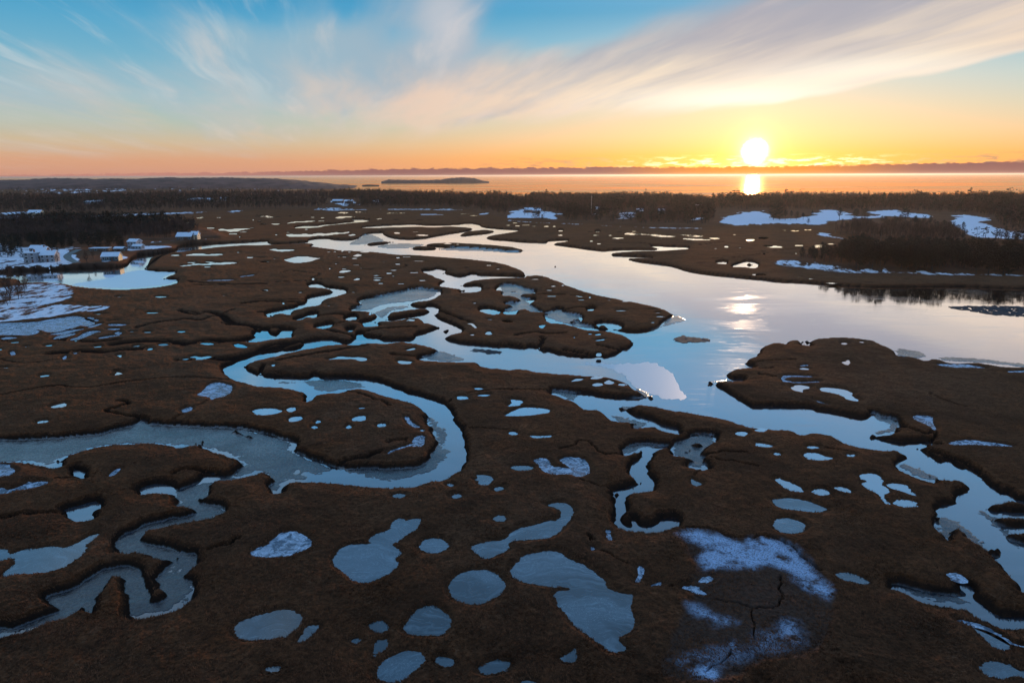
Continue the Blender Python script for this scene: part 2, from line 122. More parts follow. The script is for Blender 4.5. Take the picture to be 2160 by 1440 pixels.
# pools on the marsh: kind | outline.  kinds: w open still water, i milky ice, s snow covered ice
POOLS = """
i|I -180,345 0,335 50,345 92,378 150,360 220,335 330,330 390,318 440,312 480,325 540,325 620,295 700,245 822,203 760,262 690,300 710,335 660,390 560,460 460,510 330,535 200,535 60,557 12,555 60,500 120,452 122,415 95,405 40,422 -180,500
s|J -45,370 0,335 60,312 100,300 130,260 200,205 300,192 390,215 440,255 460,280 430,325 360,360 250,395 120,408 20,402 -40,387
i|J 625,430 650,380 700,325 790,300 935,293 918,268 950,225 1095,175 1098,130 1155,90 1195,95 1215,112 1260,95 1335,90 1337,120 1322,165 1230,222 1172,260 1155,287 1100,297 1170,350 1178,380 1125,425 1157,458 1150,490 1050,550 940,605 860,612 780,590 700,520 640,470
i|J 1330,300 1370,265 1450,248 1530,265 1573,300 1560,335 1480,370 1400,370 1328,335
i|J 1922,88 1970,60 2010,65 2043,92 2000,120 1950,110
i|J 1742,320 1800,298 1900,275 2006,262 K 40,245 50,215 100,185 180,160 320,130 340,112 450,105 478,70 478,35 440,5 350,-15 400,-37 500,-37 560,-12 577,20 555,90 510,145 455,205 400,240 300,258 200,265 80,270 48,290 45,335 0,370 J 1900,412 1850,410 1790,380
i|J 1560,640 1590,590 1640,545 1750,508 1860,503 1950,535 2010,590 2030,650 2010,690 1930,742 1840,788 1740,787 1640,760 1585,720
i|K 60,510 90,470 140,440 165,395 300,362 430,350 490,375 530,415 600,440 700,490 780,550 837,600 847,650 900,680 1000,708 1060,708 1048,780 1045,860 1088,930 1072,980 1020,1020 938,1060 990,1120 1003,1160 930,1180 860,1162 760,1082 680,1020 560,940 500,850 440,780 423,700 430,673 530,674 548,660 500,640 430,650 380,640 250,625 150,602 78,562
i|J 1198,985 1240,910 1290,850 1370,803 1450,800 1530,840 1577,910 1577,980 1530,1032 1420,1044 1300,1040 1230,1022
i|I 1990,1077 1930,1052 1903,1000 1930,950 2010,905 J 0,880 100,850 200,830 300,833 367,880 374,930 320,1000 230,1055 100,1074 0,1078
i|J 917,965 950,930 1010,913 1060,940 1083,985 1030,1022 960,1007
i|J 337,1092 380,1040 390,990 440,953 523,953 510,985 460,1030 420,1072 360,1097
i|J 778,1077 820,1066 862,1085 830,1107 790,1102
i|J 948,1185 970,1110 1010,1076 1072,1076 1077,1120 1040,1160 990,1190 960,1222
i|J 968,1350 1000,1290 1080,1220 1180,1175 1280,1158 1350,1178 1380,1225 1340,1290 1250,1372 1150,1417 1050,1417 990,1397
i|J 1458,1225 1500,1210 1570,1218 1620,1265 1600,1292 1530,1300 1480,1277
i|J 1800,1325 1850,1270 1930,1243 2020,1238 2083,1263 2060,1312 1960,1347 1880,1354
i|J 72,1310 120,1288 190,1298 192,1330 130,1342 85,1332
i|K 457,1225 520,1190 602,1143 597,1190 602,1235 540,1267 480,1252
i|K 145,1418 200,1398 270,1413 300,1450 160,1450
s|K 1587,595 1620,563 1690,558 1728,580 1680,612 1600,614
s|K 1433,650 1520,633 1600,643 1662,700 1662,722 1560,692
s|K 1072,600 1100,560 1088,480 1130,468 1162,520 1132,590 1090,612
s|K 1190,640 1250,610 1302,603 1292,637
s|K 830,178 882,185 872,220 892,267 860,262
s|K 715,325 745,315 752,345 730,350
i|M 117,140 140,100 190,86 300,93 392,148 360,192 290,214 200,207 130,172
i|H 107,1370 160,1353 290,1353 400,1375 480,1405 578,1447 480,1469 300,1452 160,1427
i|M 615,540 680,530 740,532 820,560 912,612 860,627 780,607 680,582
s|M 1525,545 1590,533 1650,560 1692,600 1640,607 1570,582
s|M 1585,908 1700,920 1850,965 1960,1025 2050,1095 2160,1125 2600,1180 2600,1205 2160,1142 2070,1122 1990,1080 1880,1020 1740,965
i|M 1760,985 1850,1010 1950,1055 2040,1120 2045,1145 2030,1168 1940,1152 1850,1082 1790,1025
i|M 1778,1310 1830,1258 1900,1243 2000,1263 2160,1335 2500,1420 2500,1450 2160,1385 2060,1372 2030,1397 1930,1392 1840,1352
s|M -10,1420 0,1400 30,1400 40,1425
w|H 113,1200 170,1185 190,1200 270,1225 340,1265 367,1292 340,1302 250,1292 190,1250 150,1217
w|H 428,1300 470,1276 540,1276 587,1305 560,1327 480,1327
w|H 598,1262 680,1260 740,1273 764,1310 690,1300
w|H 818,1170 860,1150 940,1150 990,1178 1022,1215 995,1235 1050,1270 1070,1305 1018,1325 1030,1370 1090,1402 1040,1402 1000,1352 960,1312 900,1287 843,1252 848,1225 895,1215 838,1197
w|H 1033,1240 1080,1230 1150,1236 1212,1245 1215,1265 1245,1280 1240,1295 1305,1340 1250,1327 1150,1292 1070,1267
w|H 1087,1385 1150,1360 1220,1366 1292,1385 1285,1405 1302,1420 1200,1427 1110,1407
w|H 358,1000 400,980 480,983 540,1010 615,1025 560,1042 470,1047 390,1032
w|H 392,935 440,926 502,940 460,952 410,950
w|H 115,985 150,982 185,995 150,1007
w|H 705,1000 750,998 782,988 788,1012 730,1014
w|H -25,903 0,903 60,910 128,930 60,939 -20,927
w|H -40,797 20,783 80,795 40,812 -10,812
w|G 1886,825 1930,810 1985,813 2000,830 1960,849 1910,842
s|H 1252,690 1290,675 1400,683 1422,705 1414,740 1447,790 1435,805 1388,762 1320,737 1270,712
s|H 1530,908 1620,883 1720,876 1850,893 2000,913 2095,934 1900,927 1720,914 1600,920
w|H 257,455 320,428 400,438 428,455 355,470 372,495 300,482
w|H 496,460 540,448 620,453 700,468 740,485 772,500 750,515 790,540 822,560 790,570 700,542 680,517 610,502 520,487
w|H 668,95 700,83 732,95 690,110
w|H 812,82 840,77 865,83 840,92
w|H 670,245 715,240 720,225 742,232 748,262 715,272
w|H 325,297 380,290 418,303 370,313
s|H 325,275 380,265 410,272 360,284
s|H 180,370 215,352 440,360 445,372 240,365 205,390 300,412 505,400 500,410 300,418 200,408
s|H 410,543 510,568 572,592 540,586
s|H 1430,262 1560,262 1700,262 1770,278 1880,300 1700,290 1580,292 1480,277
s|H 2005,325 2060,318 2400,305 2400,325 2060,333
w|G 43,603 75,570 60,546 160,556 168,572 145,585 140,598 100,603 60,607
w|G 10,684 50,665 90,640 160,613 280,615 377,630 387,655 300,670 150,685
w|G 48,820 80,810 132,825 110,840 68,840
w|G 212,843 300,845 412,840 382,857 262,865
s|G 250,1040 300,1023 350,1028 387,1050 395,1085 440,1098 550,1110 525,1085 480,1065 463,1040 520,1016 600,1020 680,1043 697,1080 714,1110 702,1152 650,1178 600,1180 540,1152 420,1160 330,1137 288,1080
i|G 62,1100 100,1086 200,1088 258,1105 220,1127 110,1130
w|G 550,405 600,378 660,380 642,395 590,402
w|G 705,378 750,360 828,364 800,378 740,389
w|G 718,432 760,413 812,416 817,432 770,444
w|G 822,412 868,385 880,400 917,410 880,427 840,424
w|G 933,430 965,418 1008,430 980,442
i|G 1527,1188 1580,1215 1633,1240 1580,1257 1538,1240
w|G 748,20 800,14 812,24 760,31
w|G 690,18 715,12 735,18 710,22
w|G 748,68 800,62 842,54 820,70 760,76
w|G 770,190 785,170 795,185 785,200
w|F 553,227 640,213 680,196 760,206 850,203 912,220 890,237 850,240 800,220 700,224
w|F 1150,245 1160,230 1220,237 1277,243 1250,264 1190,264
w|E 2042,645 2083,629 F 60,620 160,623 223,645 140,672 50,680 E 2083,670
w|F 240,635 270,616 322,613 325,635 280,657
w|F 263,712 300,688 370,688 380,705 340,727 280,732
w|F 772,710 830,685 882,678 904,700 880,722 800,727
w|F 983,765 1010,743 1057,743 1060,765 1010,777
w|F 447,775 480,760 512,775 480,792
w|F 483,735 500,716 527,732 500,747
w|F 728,780 750,756 782,768 760,787
w|F 833,618 880,613 887,620 845,627
s|F 1208,682 1240,690 1260,728 1345,775 1280,780 1230,742
s|F 1268,890 1300,850 1372,838 1373,900 1350,937 1290,932 1250,927 1140,962 1055,1002 1100,960 1180,938 1282,907
w|F 1622,535 1650,520 1722,523 1727,548 1650,552
w|F 1768,455 1820,453 1857,465 1800,474
w|F 1792,518 1850,506 1918,511 1860,527
w|F 1672,452 1708,443 1690,455
i|F 1773,1200 1805,1192 1790,1163 1860,1160 1912,1173 1930,1205 1900,1237 1860,1247 1808,1235 1820,1212
i|F 1928,1275 1980,1258 2022,1263 2000,1292 1950,1295
i|F 1582,1335 1630,1316 1677,1330 1650,1357 1600,1357
i|F 1543,1230 1622,1240 1600,1260 1560,1252
i|F 1097,1335 1150,1313 1222,1318 1217,1340 1150,1352
w|F 118,275 140,260 160,268 145,287
s|F 455,862 512,848 490,862
w|F 1213,150 1290,127 1292,145 1230,155
w|F 1335,797 1375,795 1370,808 1340,806
s|E 1598,510 1650,480 1690,430 1760,406 1850,425 1897,440 1880,490 1820,530 1745,538 1720,557 1695,525 1620,520
s|E 1468,640 1510,618 1567,610 1562,635 1500,662
w|E 405,612 450,592 520,576 547,588 520,614 450,620
w|E 296,735 340,718 397,720 370,742 320,747
w|E 326,360 350,348 402,348 397,363 350,370
w|E 912,360 950,342 942,320 1008,340 960,354
w|E 793,384 830,376 822,388
w|E 18,292 50,286 78,292 50,299
w|E 1478,222 1510,215 1542,220 1510,230
w|E 1533,208 1590,193 1620,205 1700,193 1722,205 1660,227 1590,227 1600,212
w|E 1892,105 1940,95 2028,125 1990,132 1930,127
w|E 1617,92 1690,86 1755,103 1690,110
w|E 637,127 700,113 700,122
w|E 750,122 800,114 838,119 800,130
i|E 1277,105 1330,93 1378,105 1330,117
i|E 1080,118 1120,108 1152,114 1110,124
w|E 1195,150 1210,130 1250,135 1230,150
w|E 355,114 400,103 432,108 400,121
w|E 188,124 220,113 243,115 215,125
w|E 68,86 120,79 162,83 130,94
w|E 10,70 50,65 88,69 60,77
w|E 945,190 990,182 985,215 970,200
w|E 1070,192 1090,180 1085,195
w|E -10,140 10,138 22,148 0,152
s|E 875,1172 920,1130 985,1103 962,1140 920,1172
s|E 988,1165 1040,1153 1020,1170
s|E -160,1080 70,1073 87,1100 137,1135 60,1177 -160,1182
s|E -160,1260 20,1268 60,1288 120,1273 200,1240 230,1210 260,1225 382,1213 388,1230 300,1262 200,1282 120,1287 60,1317 -160,1320
s|E 590,168 630,168 620,182 600,180
s|E 80,160 120,155 130,185 95,195
s|E 180,215 240,240 210,245
s|E 510,205 545,190 540,228 515,225
s|E 1270,985 1310,980 1300,995
w|C 985,519 1005,505 1060,507 1140,510 1160,518 1250,515 1280,523 1440,536 1350,541 1270,540 1200,527 1100,524 1050,524
w|C 1430,521 1500,517 1560,525 1645,528 1610,542 1530,541 1500,530
w|C 1447,554 1500,550 1600,554 1712,563 1640,569 1540,566
w|C 1665,548 1740,545 1778,552 1730,561 1700,556
w|C 290,1268 300,1258 355,1253 340,1270 322,1288
w|C 0,1215 60,1220 88,1232 50,1238 0,1230
w|C 605,1023 540,1018 600,1016 665,1026 640,1032
w|D 0,549 40,541 82,548 60,559 0,557
w|D 88,550 210,552 150,561
w|D 48,612 90,606 140,610 197,618 190,629 120,630 70,624
w|D 448,608 500,601 553,613 525,625 437,630 470,616
w|D 700,598 760,596 792,604 740,612
w|B 222,722 260,717 290,708 330,698 400,695 470,706 537,712 480,725 440,742 350,752 300,750 250,737
w|B 95,641 160,636 180,644 240,637 335,645 260,657 200,660 150,652
w|B 235,522 280,514 340,520 400,512 440,520 500,508 580,512 640,500 700,504 770,494 745,512 640,520 560,532 500,530 420,540 370,536 280,542
w|B 738,528 790,515 818,522 780,532
w|B 238,432 300,415 370,413 455,406 492,410 420,420 330,422
w|B 55,372 90,365 152,381 105,384
w|B 632,385 680,372 780,371 790,378 720,382 700,392
w|B 652,345 700,337 760,340 740,350
w|B 1050,347 1100,340 1160,343 1228,339 1200,349 1120,351
s|B 1310,356 1420,351 1555,360 1400,364
w|B 1115,507 1140,500 1182,508 1150,517
w|B 1293,524 1350,517 1380,522 1412,524 1375,534 1330,530
w|B 780,692 805,688 825,677 864,685 850,695 820,702
w|B 672,826 690,815 720,806 780,813 750,825 700,834
w|B 788,887 815,880 822,872 847,880 840,890 810,893
w|B 1865,1332 1870,1315 1900,1305 1924,1328 1900,1337
w|B 1988,1222 2040,1214 2102,1228 2050,1237
w|B 1208,1227 1250,1208 1302,1213 1270,1228 1250,1220
w|B 1710,1242 1760,1240 1802,1278 1780,1282 1755,1255
w|B 210,1078 225,1070 235,1085 222,1090
w|A 1443,775 1490,768 1560,760 1600,753 1650,758 1740,750 1860,741 1942,748 1900,758 1820,766 1750,765 1700,771 1600,768 1500,781
w|A 1510,748 1560,741 1602,748 1560,756
w|A 1650,744 1690,738 1772,746 1720,750
w|A 1650,783 1690,776 1725,781 1690,790
w|A 1488,692 1560,675 1640,671 1680,682 1780,673 1824,683 1780,692 1650,694
w|A 1588,384 1640,375 1665,382 1620,391
w|A 1768,477 1810,472 1850,480 1930,470 2000,472 2077,465 2010,478 1950,487 1930,498 1860,500 1850,490 1790,490
s|A 1925,868 1980,856 2085,844 2040,860
s|A 1620,900 1720,890 1920,886 1900,895 1720,897
s|A -300,1250 0,1240 150,1235 300,1230 400,1210 500,1195 620,1180 700,1200 790,1238 720,1268 640,1262 600,1285 550,1290 480,1310 400,1320 350,1300 290,1290 330,1312 250,1345 150,1340 50,1342 -300,1340
s|A 700,1200 730,1190 770,1200 760,1215 720,1217
s|A 740,1222 780,1208 812,1216 780,1232
s|A 870,1252 920,1246 1055,1251 980,1266 900,1264
s|A 850,1292 920,1282 990,1286 950,1300
s|A 925,1325 960,1308 998,1318 970,1334
s|A 790,1362 860,1345 960,1335 990,1340 880,1362 820,1370
s|A 640,1350 700,1310 790,1300 830,1312 760,1325 720,1345 660,1368 600,1385 560,1375
s|A 450,1350 540,1328 620,1320 600,1340 500,1365 430,1372
s|A 380,1340 450,1320 560,1300 640,1290 700,1285 640,1305 500,1335
s|A 700,1278 780,1250 840,1240 800,1260 740,1282
s|A 0,1362 60,1352 160,1358 100,1372 20,1373
w|E 1670,548 1672,548 1673,549
"""
# small oval pools: tile, cx, cy, rx, ry ...
OVALS = """
B 70,743,36,5 33,708,36,3 60,437,36,4 160,434,36,4 30,414,20,3 535,410,28,3 1010,392,13,3 1300,499,20,3 1560,594,40,5 885,663,36,4 805,714,32,4 720,702,22,4 675,704,15,3 590,663,16,3 640,661,13,3 703,655,10,2 760,663,13,2 1155,708,18,5 1225,702,38,4 1330,735,68,3 1240,743,25,3 1150,759,20,4 1040,744,20,3 815,768,28,4 715,800,20,4 600,798,6,5 693,866,26,5 975,853,25,4 990,873,40,4 985,890,35,6 1015,918,22,4 1085,835,28,5 1118,857,18,3 1285,830,36,6 1355,894,32,4 1180,921,25,5 815,938,15,3 795,990,15,3 75,975,27,6 360,991,15,4 597,1099,20,4 465,882,10,9 1895,770,20,5 1970,800,14,5 1710,795,15,4 1760,1335,15,5 1780,1078,15,4 1900,1210,25,4 930,1165,12,10 855,793,6,3 1700,352,50,3 1770,365,40,3 855,337,70,3 1640,600,14,3 410,478,16,3 650,758,14,2 150,720,18,3 260,503,14,2 165,522,12,2 460,380,14,2 540,385,18,2 1120,810,30,3 1850,600,12,3
C 940,549,46,5 265,884,33,5 415,941,22,5 380,973,23,5 490,934,12,4 400,1022,46,4 710,1032,7,7 1000,1063,28,5 965,1140,45,7 1220,1133,40,4 1262,1158,20,5 1275,1186,30,5 640,1052,30,4 470,526,22,5 760,526,25,5 875,528,20,4 722,574,14,4 785,595,20,4 2015,565,36,9 2120,550,46,8 2150,613,30,6 2110,846,42,6 2130,680,7,7 1820,620,16,8 100,425,20,3 45,445,20,3 120,450,25,3 190,443,30,3 265,452,25,3 355,454,25,3 420,454,15,3 1075,495,25,3 1735,633,14,3 585,1357,5,5 865,1053,16,4 400,1055,22,3 430,770,25,3 335,860,10,3 1220,1235,14,4 1290,557,5,3 1885,521,14,3 1935,628,18,3 1400,1135,10,2
D 330,610,36,7 595,596,33,5 660,613,25,4 740,603,46,6 960,607,30,4 855,632,20,4 1290,630,32,8 290,489,40,5 400,481,36,4 210,485,18,3 45,678,7,9 0,846,62,6 305,675,5,4 900,915,40,4 600,915,40,4 340,866,20,3 430,880,30,4 1200,890,25,3
A 1425,690,38,7 2035,707,28,5 2120,708,40,3 1325,386,26,6 1440,424,30,4 1380,424,16,3 1518,422,20,3 1505,451,33,4 1715,467,35,5 1900,515,36,6 1980,498,30,3 2110,415,18,3 2130,437,26,3 1940,665,20,4 2140,745,26,4 2145,978,14,5 1240,1157,52,7 1480,1310,32,7 1200,1315,27,5 1075,1310,20,4 1310,1027,45,8 965,1029,20,6 795,1167,22,6 855,1167,15,4 1820,1017,14,2 2050,467,25,3 1950,540,7,3 745,1103,26,4 890,1225,14,3 935,1220,10,3 960,1217,8,3 600,1385,30,4 40,1384,34,4 2060,402,8,3 1780,383,20,3 1200,408,24,3
"""
SNOW = """
A 300,135 440,132 520,140 700,132 900,135 1060,140 1080,160 900,185 600,190 450,195 330,185
A 1160,124 1300,120 1580,122 1610,145 1400,158 1160,155
A -300,395 0,372 240,366 400,371 380,379 200,386 100,400 -300,420
A 60,407 250,388 442,392 400,403 200,413
A 430,377 600,366 1100,350 1500,337 1690,334 1600,352 1300,364 900,380 660,394 600,386 440,390
A 1800,334 1900,324 2000,330 1950,346 1830,346
A -300,600 0,600 100,620 240,640 480,650 640,630 650,645 560,680 700,770 725,787 500,800 60,812 0,832 -300,840
A 740,650 860,645 800,668
A 1040,657 1150,635 1400,628 1442,636 1300,657 1050,680 1000,672
A 1180,603 1440,580 1650,563 1800,550 1842,560 1700,577 1480,592 1250,607
A 1640,480 1760,468 1800,520 1842,550 1740,562 1700,510
A 800,700 820,688 1062,704 1000,752 830,782 770,762
A 200,930 500,905 560,930 660,980 560,1065 200,1150 0,1200 -300,1250 -300,1000
A 0,1180 200,1120 400,1085 700,1100 885,1112 800,1142 600,1165 350,1205 0,1245 -300,1260 -300,1200
B 605,265 640,243 780,243 862,270 800,291 700,300 640,292
B 955,238 1000,238 1000,252 960,252
B 300,320 650,308 900,316 1200,310 1740,316 1700,327 900,324 600,330
B 1780,352 1900,350 1880,362 1780,362
B 2060,350 2083,340 C 100,338 180,320 300,326 400,348 520,360 512,377 440,372 428,393 500,412 380,414 330,400 195,398 60,392 B 2060,390
C 0,402 300,423 660,433 730,438 950,453 1240,463 1640,467 1640,480 1240,474 900,462 650,442 300,432 0,410
C 725,364 790,350 797,376 735,378
C 870,400 900,356 1000,345 1180,333 1172,350 1100,407 900,414
C 1250,365 1330,323 1340,335 1280,368
C 1520,410 1600,398 1640,410 1530,425
C 1580,300 1620,285 1620,300
C 1715,445 1760,405 1850,380 2000,345 2083,335 D 90,328 100,400 230,412 340,398 430,368 480,333 640,328 700,350 800,380 900,385 930,338 1160,326 1175,350 1240,358 1400,368 1410,412 1250,395 1150,395 1060,385 950,402 720,417 620,432 600,445 400,442 300,437 100,445 0,447 C 1900,453
D 1560,430 1570,398 1590,363 1850,383 1882,400 1840,440 1900,455 2000,490 2100,520 2700,560 2700,610 2060,587 1900,577 1720,572 1650,540 1600,500
D 480,503 560,513 575,535 700,555 860,575 1060,595 1300,598 1520,605 1500,620 1200,614 1000,603 800,581 600,553 500,533
D 70,752 200,746 330,753 480,773 650,798 800,818 1050,813 1100,828 1600,840 2700,855 2700,874 1600,863 1100,845 700,842 500,826 300,798 120,768
D 2020,505 2160,500 2160,515 2030,515
"""
FROST = """
1.0|K 1400,235 1480,178 1600,190 1780,215 1900,275 2083,250 M 200,280 330,360 420,470 540,570 605,752 M 560,770 400,690 300,590 200,500 0,480 K 1990,500 1780,500 1700,528 1590,490 1640,330 1480,270
0.8|K 1480,800 1600,790 1700,860 1880,930 1862,965 1650,935
0.8|M 130,905 290,900 385,1000 370,1085 200,1130 90,1090
1.0|K 1540,1300 1650,1285 1785,1350 1700,1415 1560,1395
0.4|K 1340,1230 1700,1110 2083,1130 2083,1250 1700,1320 1400,1300
0.9|K 1815,1080 1880,1068 1915,1140 1880,1150
0.4|M -60,1020 60,980 380,980 380,1130 100,1200 -60,1200
"""
HOLLOW = """
K 1400,200 1500,160 1700,190 1850,240 1950,262 2083,235 M 200,258 330,340 420,450 530,530 620,700 635,900 560,1080 450,1210 200,1255 0,1260 K 1900,1427 1300,1427 1280,1250 1400,1000 1500,780 1560,740 1500,600 1590,520 1500,380
"""
DITCH = """
4.4|1.1|X 243.3,725.5 293.1,719.9 351.7,718.1 395.7,725.5 439.6,716.7 498.2,719.6 542.2,707.9
4.0|1.1|X 108.4,746.0 175.8,740.1 222.7,743.0 263.8,737.2 307.7,734.2
3.5|1.1|X 436.7,657.5 468.9,663.9 483.6,679.4 527.5,686.8 556.9,690.3 586.2,687.4 615.5,693.2
2.7|1.0|X 512.9,639.9 542.2,636.1 630.1,636.9
2.3|1.0|X 378.1,654.5 392.7,660.4 416.2,663.9
2.7|1.0|X 545.1,658.0 571.5,655.1 603.8,649.3
4.0|1.1|X 381.0,759.2 439.6,755.6 483.6,757.7 527.5,743.0 586.2,730.7 633.1,716.7
2.3|0.9|X 422.0,675.6 395.7,672.7 351.7,678.0 310.7,684.4
2.3|0.9|X 395.7,593.6 468.9,600.3 556.9,598.8
2.7|1.0|X 360.5,532.0 337.0,540.2 316.5,554.9 304.8,566.6
3.1|1.0|X 117.2,716.1 205.2,721.9 246.2,716.1
2.3|1.1|E 1500,110 1600,85 1750,95 1850,75 2080,20
2.3|1.1|F 0,165 60,120 200,85 390,75
1.9|1.1|F 180,235 330,205 560,165 900,110
2.1|1.1|F 1100,180 1220,200 1350,185 1450,150
1.9|1.1|F 60,270 30,330 100,345 400,350
2.3|1.2|F 1090,900 1180,870 1280,890 1100,960 900,1010 700,1045
1.9|1.1|B 1500,1130 1600,1180 1750,1230
1.9|1.1|B 640,1240 800,1220 860,1230
1.9|1.1|B 500,1175 700,1165 780,1180
1.9|1.1|B 560,1290 700,1320 830,1345
1.9|1.1|B 860,1310 950,1290 1100,1280 1300,1270
1.9|1.1|C 500,1010 380,1005 250,1010
1.9|1.1|C 470,1130 600,1110 750,1110
1.9|1.1|C 850,1235 760,1260 740,1290
1.9|1.1|C 100,1340 250,1310 400,1330 500,1320
1.9|1.1|G 0,85 120,95 200,110
1.9|1.1|G 300,110 330,60 320,40
1.9|1.1|G 760,175 640,160 500,140
1.9|1.1|G 975,135 880,130 780,110
2.1|1.2|E 1400,1140 1500,1115 1650,1110 1800,1130
2.1|1.2|I 0,80 200,50 350,40 520,35
2.1|1.2|I 1950,260 1850,300 1700,330
1.9|1.2|K 700,230 720,290 800,360
1.9|1.2|H 930,640 1000,660 1130,720 1180,770
2.1|1.2|H 1500,900 1400,890 1360,860
2.1|1.2|H 1300,930 1450,960 1560,1000 1700,1040 1820,1130
0.8|0.7|E 0,520 300,462 520,440 620,462 800,452 1100,395 1500,370 1850,388
0.7|0.6|E 0,225 170,265 350,250 520,222 540,190
0.9|0.7|E 430,165 520,180 700,160 900,165 1150,150
0.9|0.5|E 1300,770 1330,730 1450,690 1600,610 1720,545
1.3|1.4|E 965,560 1035,562 1040,590 930,622 845,638 950,670 1080,682 1190,680 1182,715 1150,750
0.8|0.8|E 1430,1140 1500,1110 1700,1130 1850,1160
0.8|0.8|E 330,1220 500,1190 640,1170 690,1165
0.9|0.9|I 0,105 250,45 500,35 560,20
0.6|0.7|K 560,660 800,640 1000,690 1060,708
0.9|1.0|K 700,320 760,355 900,410 960,452 1060,482 1130,560 1200,640 1430,650
0.8|1.0|K 1290,635 1430,640 1560,692 1700,740 1900,782 2030,822 2083,822 M 60,822 180,782 192,720 160,650 182,560
0.6|0.9|K 2030,830 2042,940 2055,1072
0.6|0.8|K 1650,1320 1760,1250 1880,1192 1885,1140
0.9|0.8|K 1480,180 1520,160 1700,180 1850,240 1930,265 2060,238 M 100,235 250,290 400,420 520,520
1.2|0.8|B 0,358 150,378 300,370 490,360
0.9|0.8|B 200,832 280,812 400,835 540,840 440,875
0.9|0.8|B 150,912 400,898 520,885
1.0|0.8|B 0,1052 200,1055 415,1045
1.0|0.8|B 870,805 1000,802 1150,800 1250,770 1130,762
1.2|0.8|B 780,375 950,395 1200,400 1500,405
0.9|0.8|B 2083,920 1960,955 1850,965
1.5|0.8|A 1000,385 1500,370 2160,372
1.5|0.8|A 1570,930 1780,935 2160,925
1.0|0.8|A 1980,1082 2050,1065 2160,1060
1.0|0.9|A 1700,1195 1850,1150 1900,1130
1.0|0.9|A 1650,1170 1560,1150 1470,1135
1.4|1.2|A 1100,1285 1200,1250 1450,1212 1650,1215 1700,1190
1.5|1.2|A 1820,1240 1900,1260 2000,1250 2100,1290
1.2|0.8|A 1100,1140 1160,1135
1.5|0.8|C 650,495 780,500 960,500 1200,515
1.2|0.8|C 1110,585 1200,597 1400,605 1600,607 1800,580
1.2|0.8|C 1700,712 1900,708 2160,670
1.2|0.8|C 1250,750 1500,748 1750,755 2000,770
1.2|0.8|D 0,660 200,650 400,620
1.0|0.8|G 0,470 100,475 170,480 390,465
0.9|0.8|G 460,950 580,935 600,890 700,880 760,950 800,1000 970,985
0.9|0.8|G 610,1190 700,1225 850,1240 930,1265
0.9|0.9|G 1690,985 1800,975 1980,985
0.9|0.9|G 1690,1010 1800,1050 1950,1065 2083,1095
0.8|0.8|G 1535,1188 1560,1150 1700,1100
0.9|0.8|F 1500,575 1800,480 2083,470
0.8|0.7|F 1730,775 1850,780 2083,805
0.8|0.9|F 700,1040 900,1000 1100,960
1.0|0.9|F 1095,600 1000,560 870,510 760,480 700,480
0.9|0.8|F 180,235 250,215 400,190 600,170
0.8|0.8|F 0,345 60,310 250,335 470,340
1.0|0.7|H 0,340 120,370 190,375
1.0|0.7|H 0,240 100,235 300,230
1.0|0.7|H 0,300 120,295
0.9|0.8|H 500,945 700,965 790,990
1.3|1.0|H 920,640 1000,650 1150,700 1200,760 1350,830 1430,800
1.2|1.2|H 1360,900 1430,850 1440,800
1.2|1.0|H 1520,1040 1550,1000 1700,1050 1850,1120 1810,1160
0.7|0.5|H 1380,500 1500,560 1700,620
"""
UPLAND = """
A -300,560 0,560 300,540 700,540 1000,560 1250,590 1640,575 1850,555 1700,580 1480,600 1380,618 1440,640 1400,652 1240,680 1100,690 1040,715 1000,760 900,778 700,795 300,805 0,825 -300,830
A -300,430 300,420 700,410 1000,410 1400,440 1640,470 1800,520 1840,550 1640,560 1300,585 700,560 -300,560
A -300,365 240,350 600,360 1100,345 1690,328 2160,322 B 600,315 1200,310 1700,315 1900,360 2083,400 C 650,432 1240,460 1700,455 2083,445 D 300,435 600,440 600,500 900,560 1520,600 2700,600 2700,380 X 2700,421 2200,421 1900,420 1600,420 1300,418 1100,416 1000,414 900,411 790,405 700,402 560,402 540,394 -300,392
D 90,750 330,700 600,620 1200,620 2700,620 2700,852 1600,840 1000,828 600,800 300,770
"""
PATCHY = """
D -20,740 600,740 2700,820 2700,880 1000,860 400,830 50,780
A 150,880 560,900 700,980 560,1080 300,1180 0,1210 -300,1260 -300,900
A 0,1170 400,1080 900,1100 800,1150 600,1170 350,1190 0,1230 -300,1260 -300,1180
A -300,740 720,770 720,800 60,820 -300,840
A -300,560 500,600 640,625 640,680 300,660 200,700 0,700 -300,720
A 1200,560 1860,540 1850,590 1200,615
A 1640,460 1850,460 1850,570 1640,570
C 860,325 1350,320 1350,420 860,420
B 300,300 1750,300 1750,335 300,335
C 0,400 700,425 1640,460 1640,485 0,445
A 430,330 2000,320 2000,400 430,400
"""
# ------------------------------------------------------------------ noise helpers
rng = np.random.RandomState(7)
PERM = rng.rand(512 * 512).astype(np.float32)

def vnoise(x, y, seed=0):
    xi = np.floor(x).astype(np.int64); yi = np.floor(y).astype(np.int64)
    fx = (x - xi).astype(np.float32); fy = (y - yi).astype(np.float32)
    fx = fx * fx * (3 - 2 * fx); fy = fy * fy * (3 - 2 * fy)
    def h(a, b):
        return PERM[((a * 73 + b * 179 + seed * 131) ^ (a * 19349663) ^ (b * 83492791)) % (512 * 512)]
    a = h(xi, yi); b = h(xi + 1, yi); c = h(xi, yi + 1); d = h(xi + 1, yi + 1)
    return (a + (b - a) * fx) * (1 - fy) + (c + (d - c) * fx) * fy

def fbm(x, y, o=4, seed=0, g=0.5):
    s = np.zeros(np.shape(x), np.float32); a = 1.0; t = 0.0
    for k in range(o):
        s += a * vnoise(x * 2 ** k + 17.3 * k, y * 2 ** k - 9.1 * k, seed + k); t += a; a *= g
    return s / t

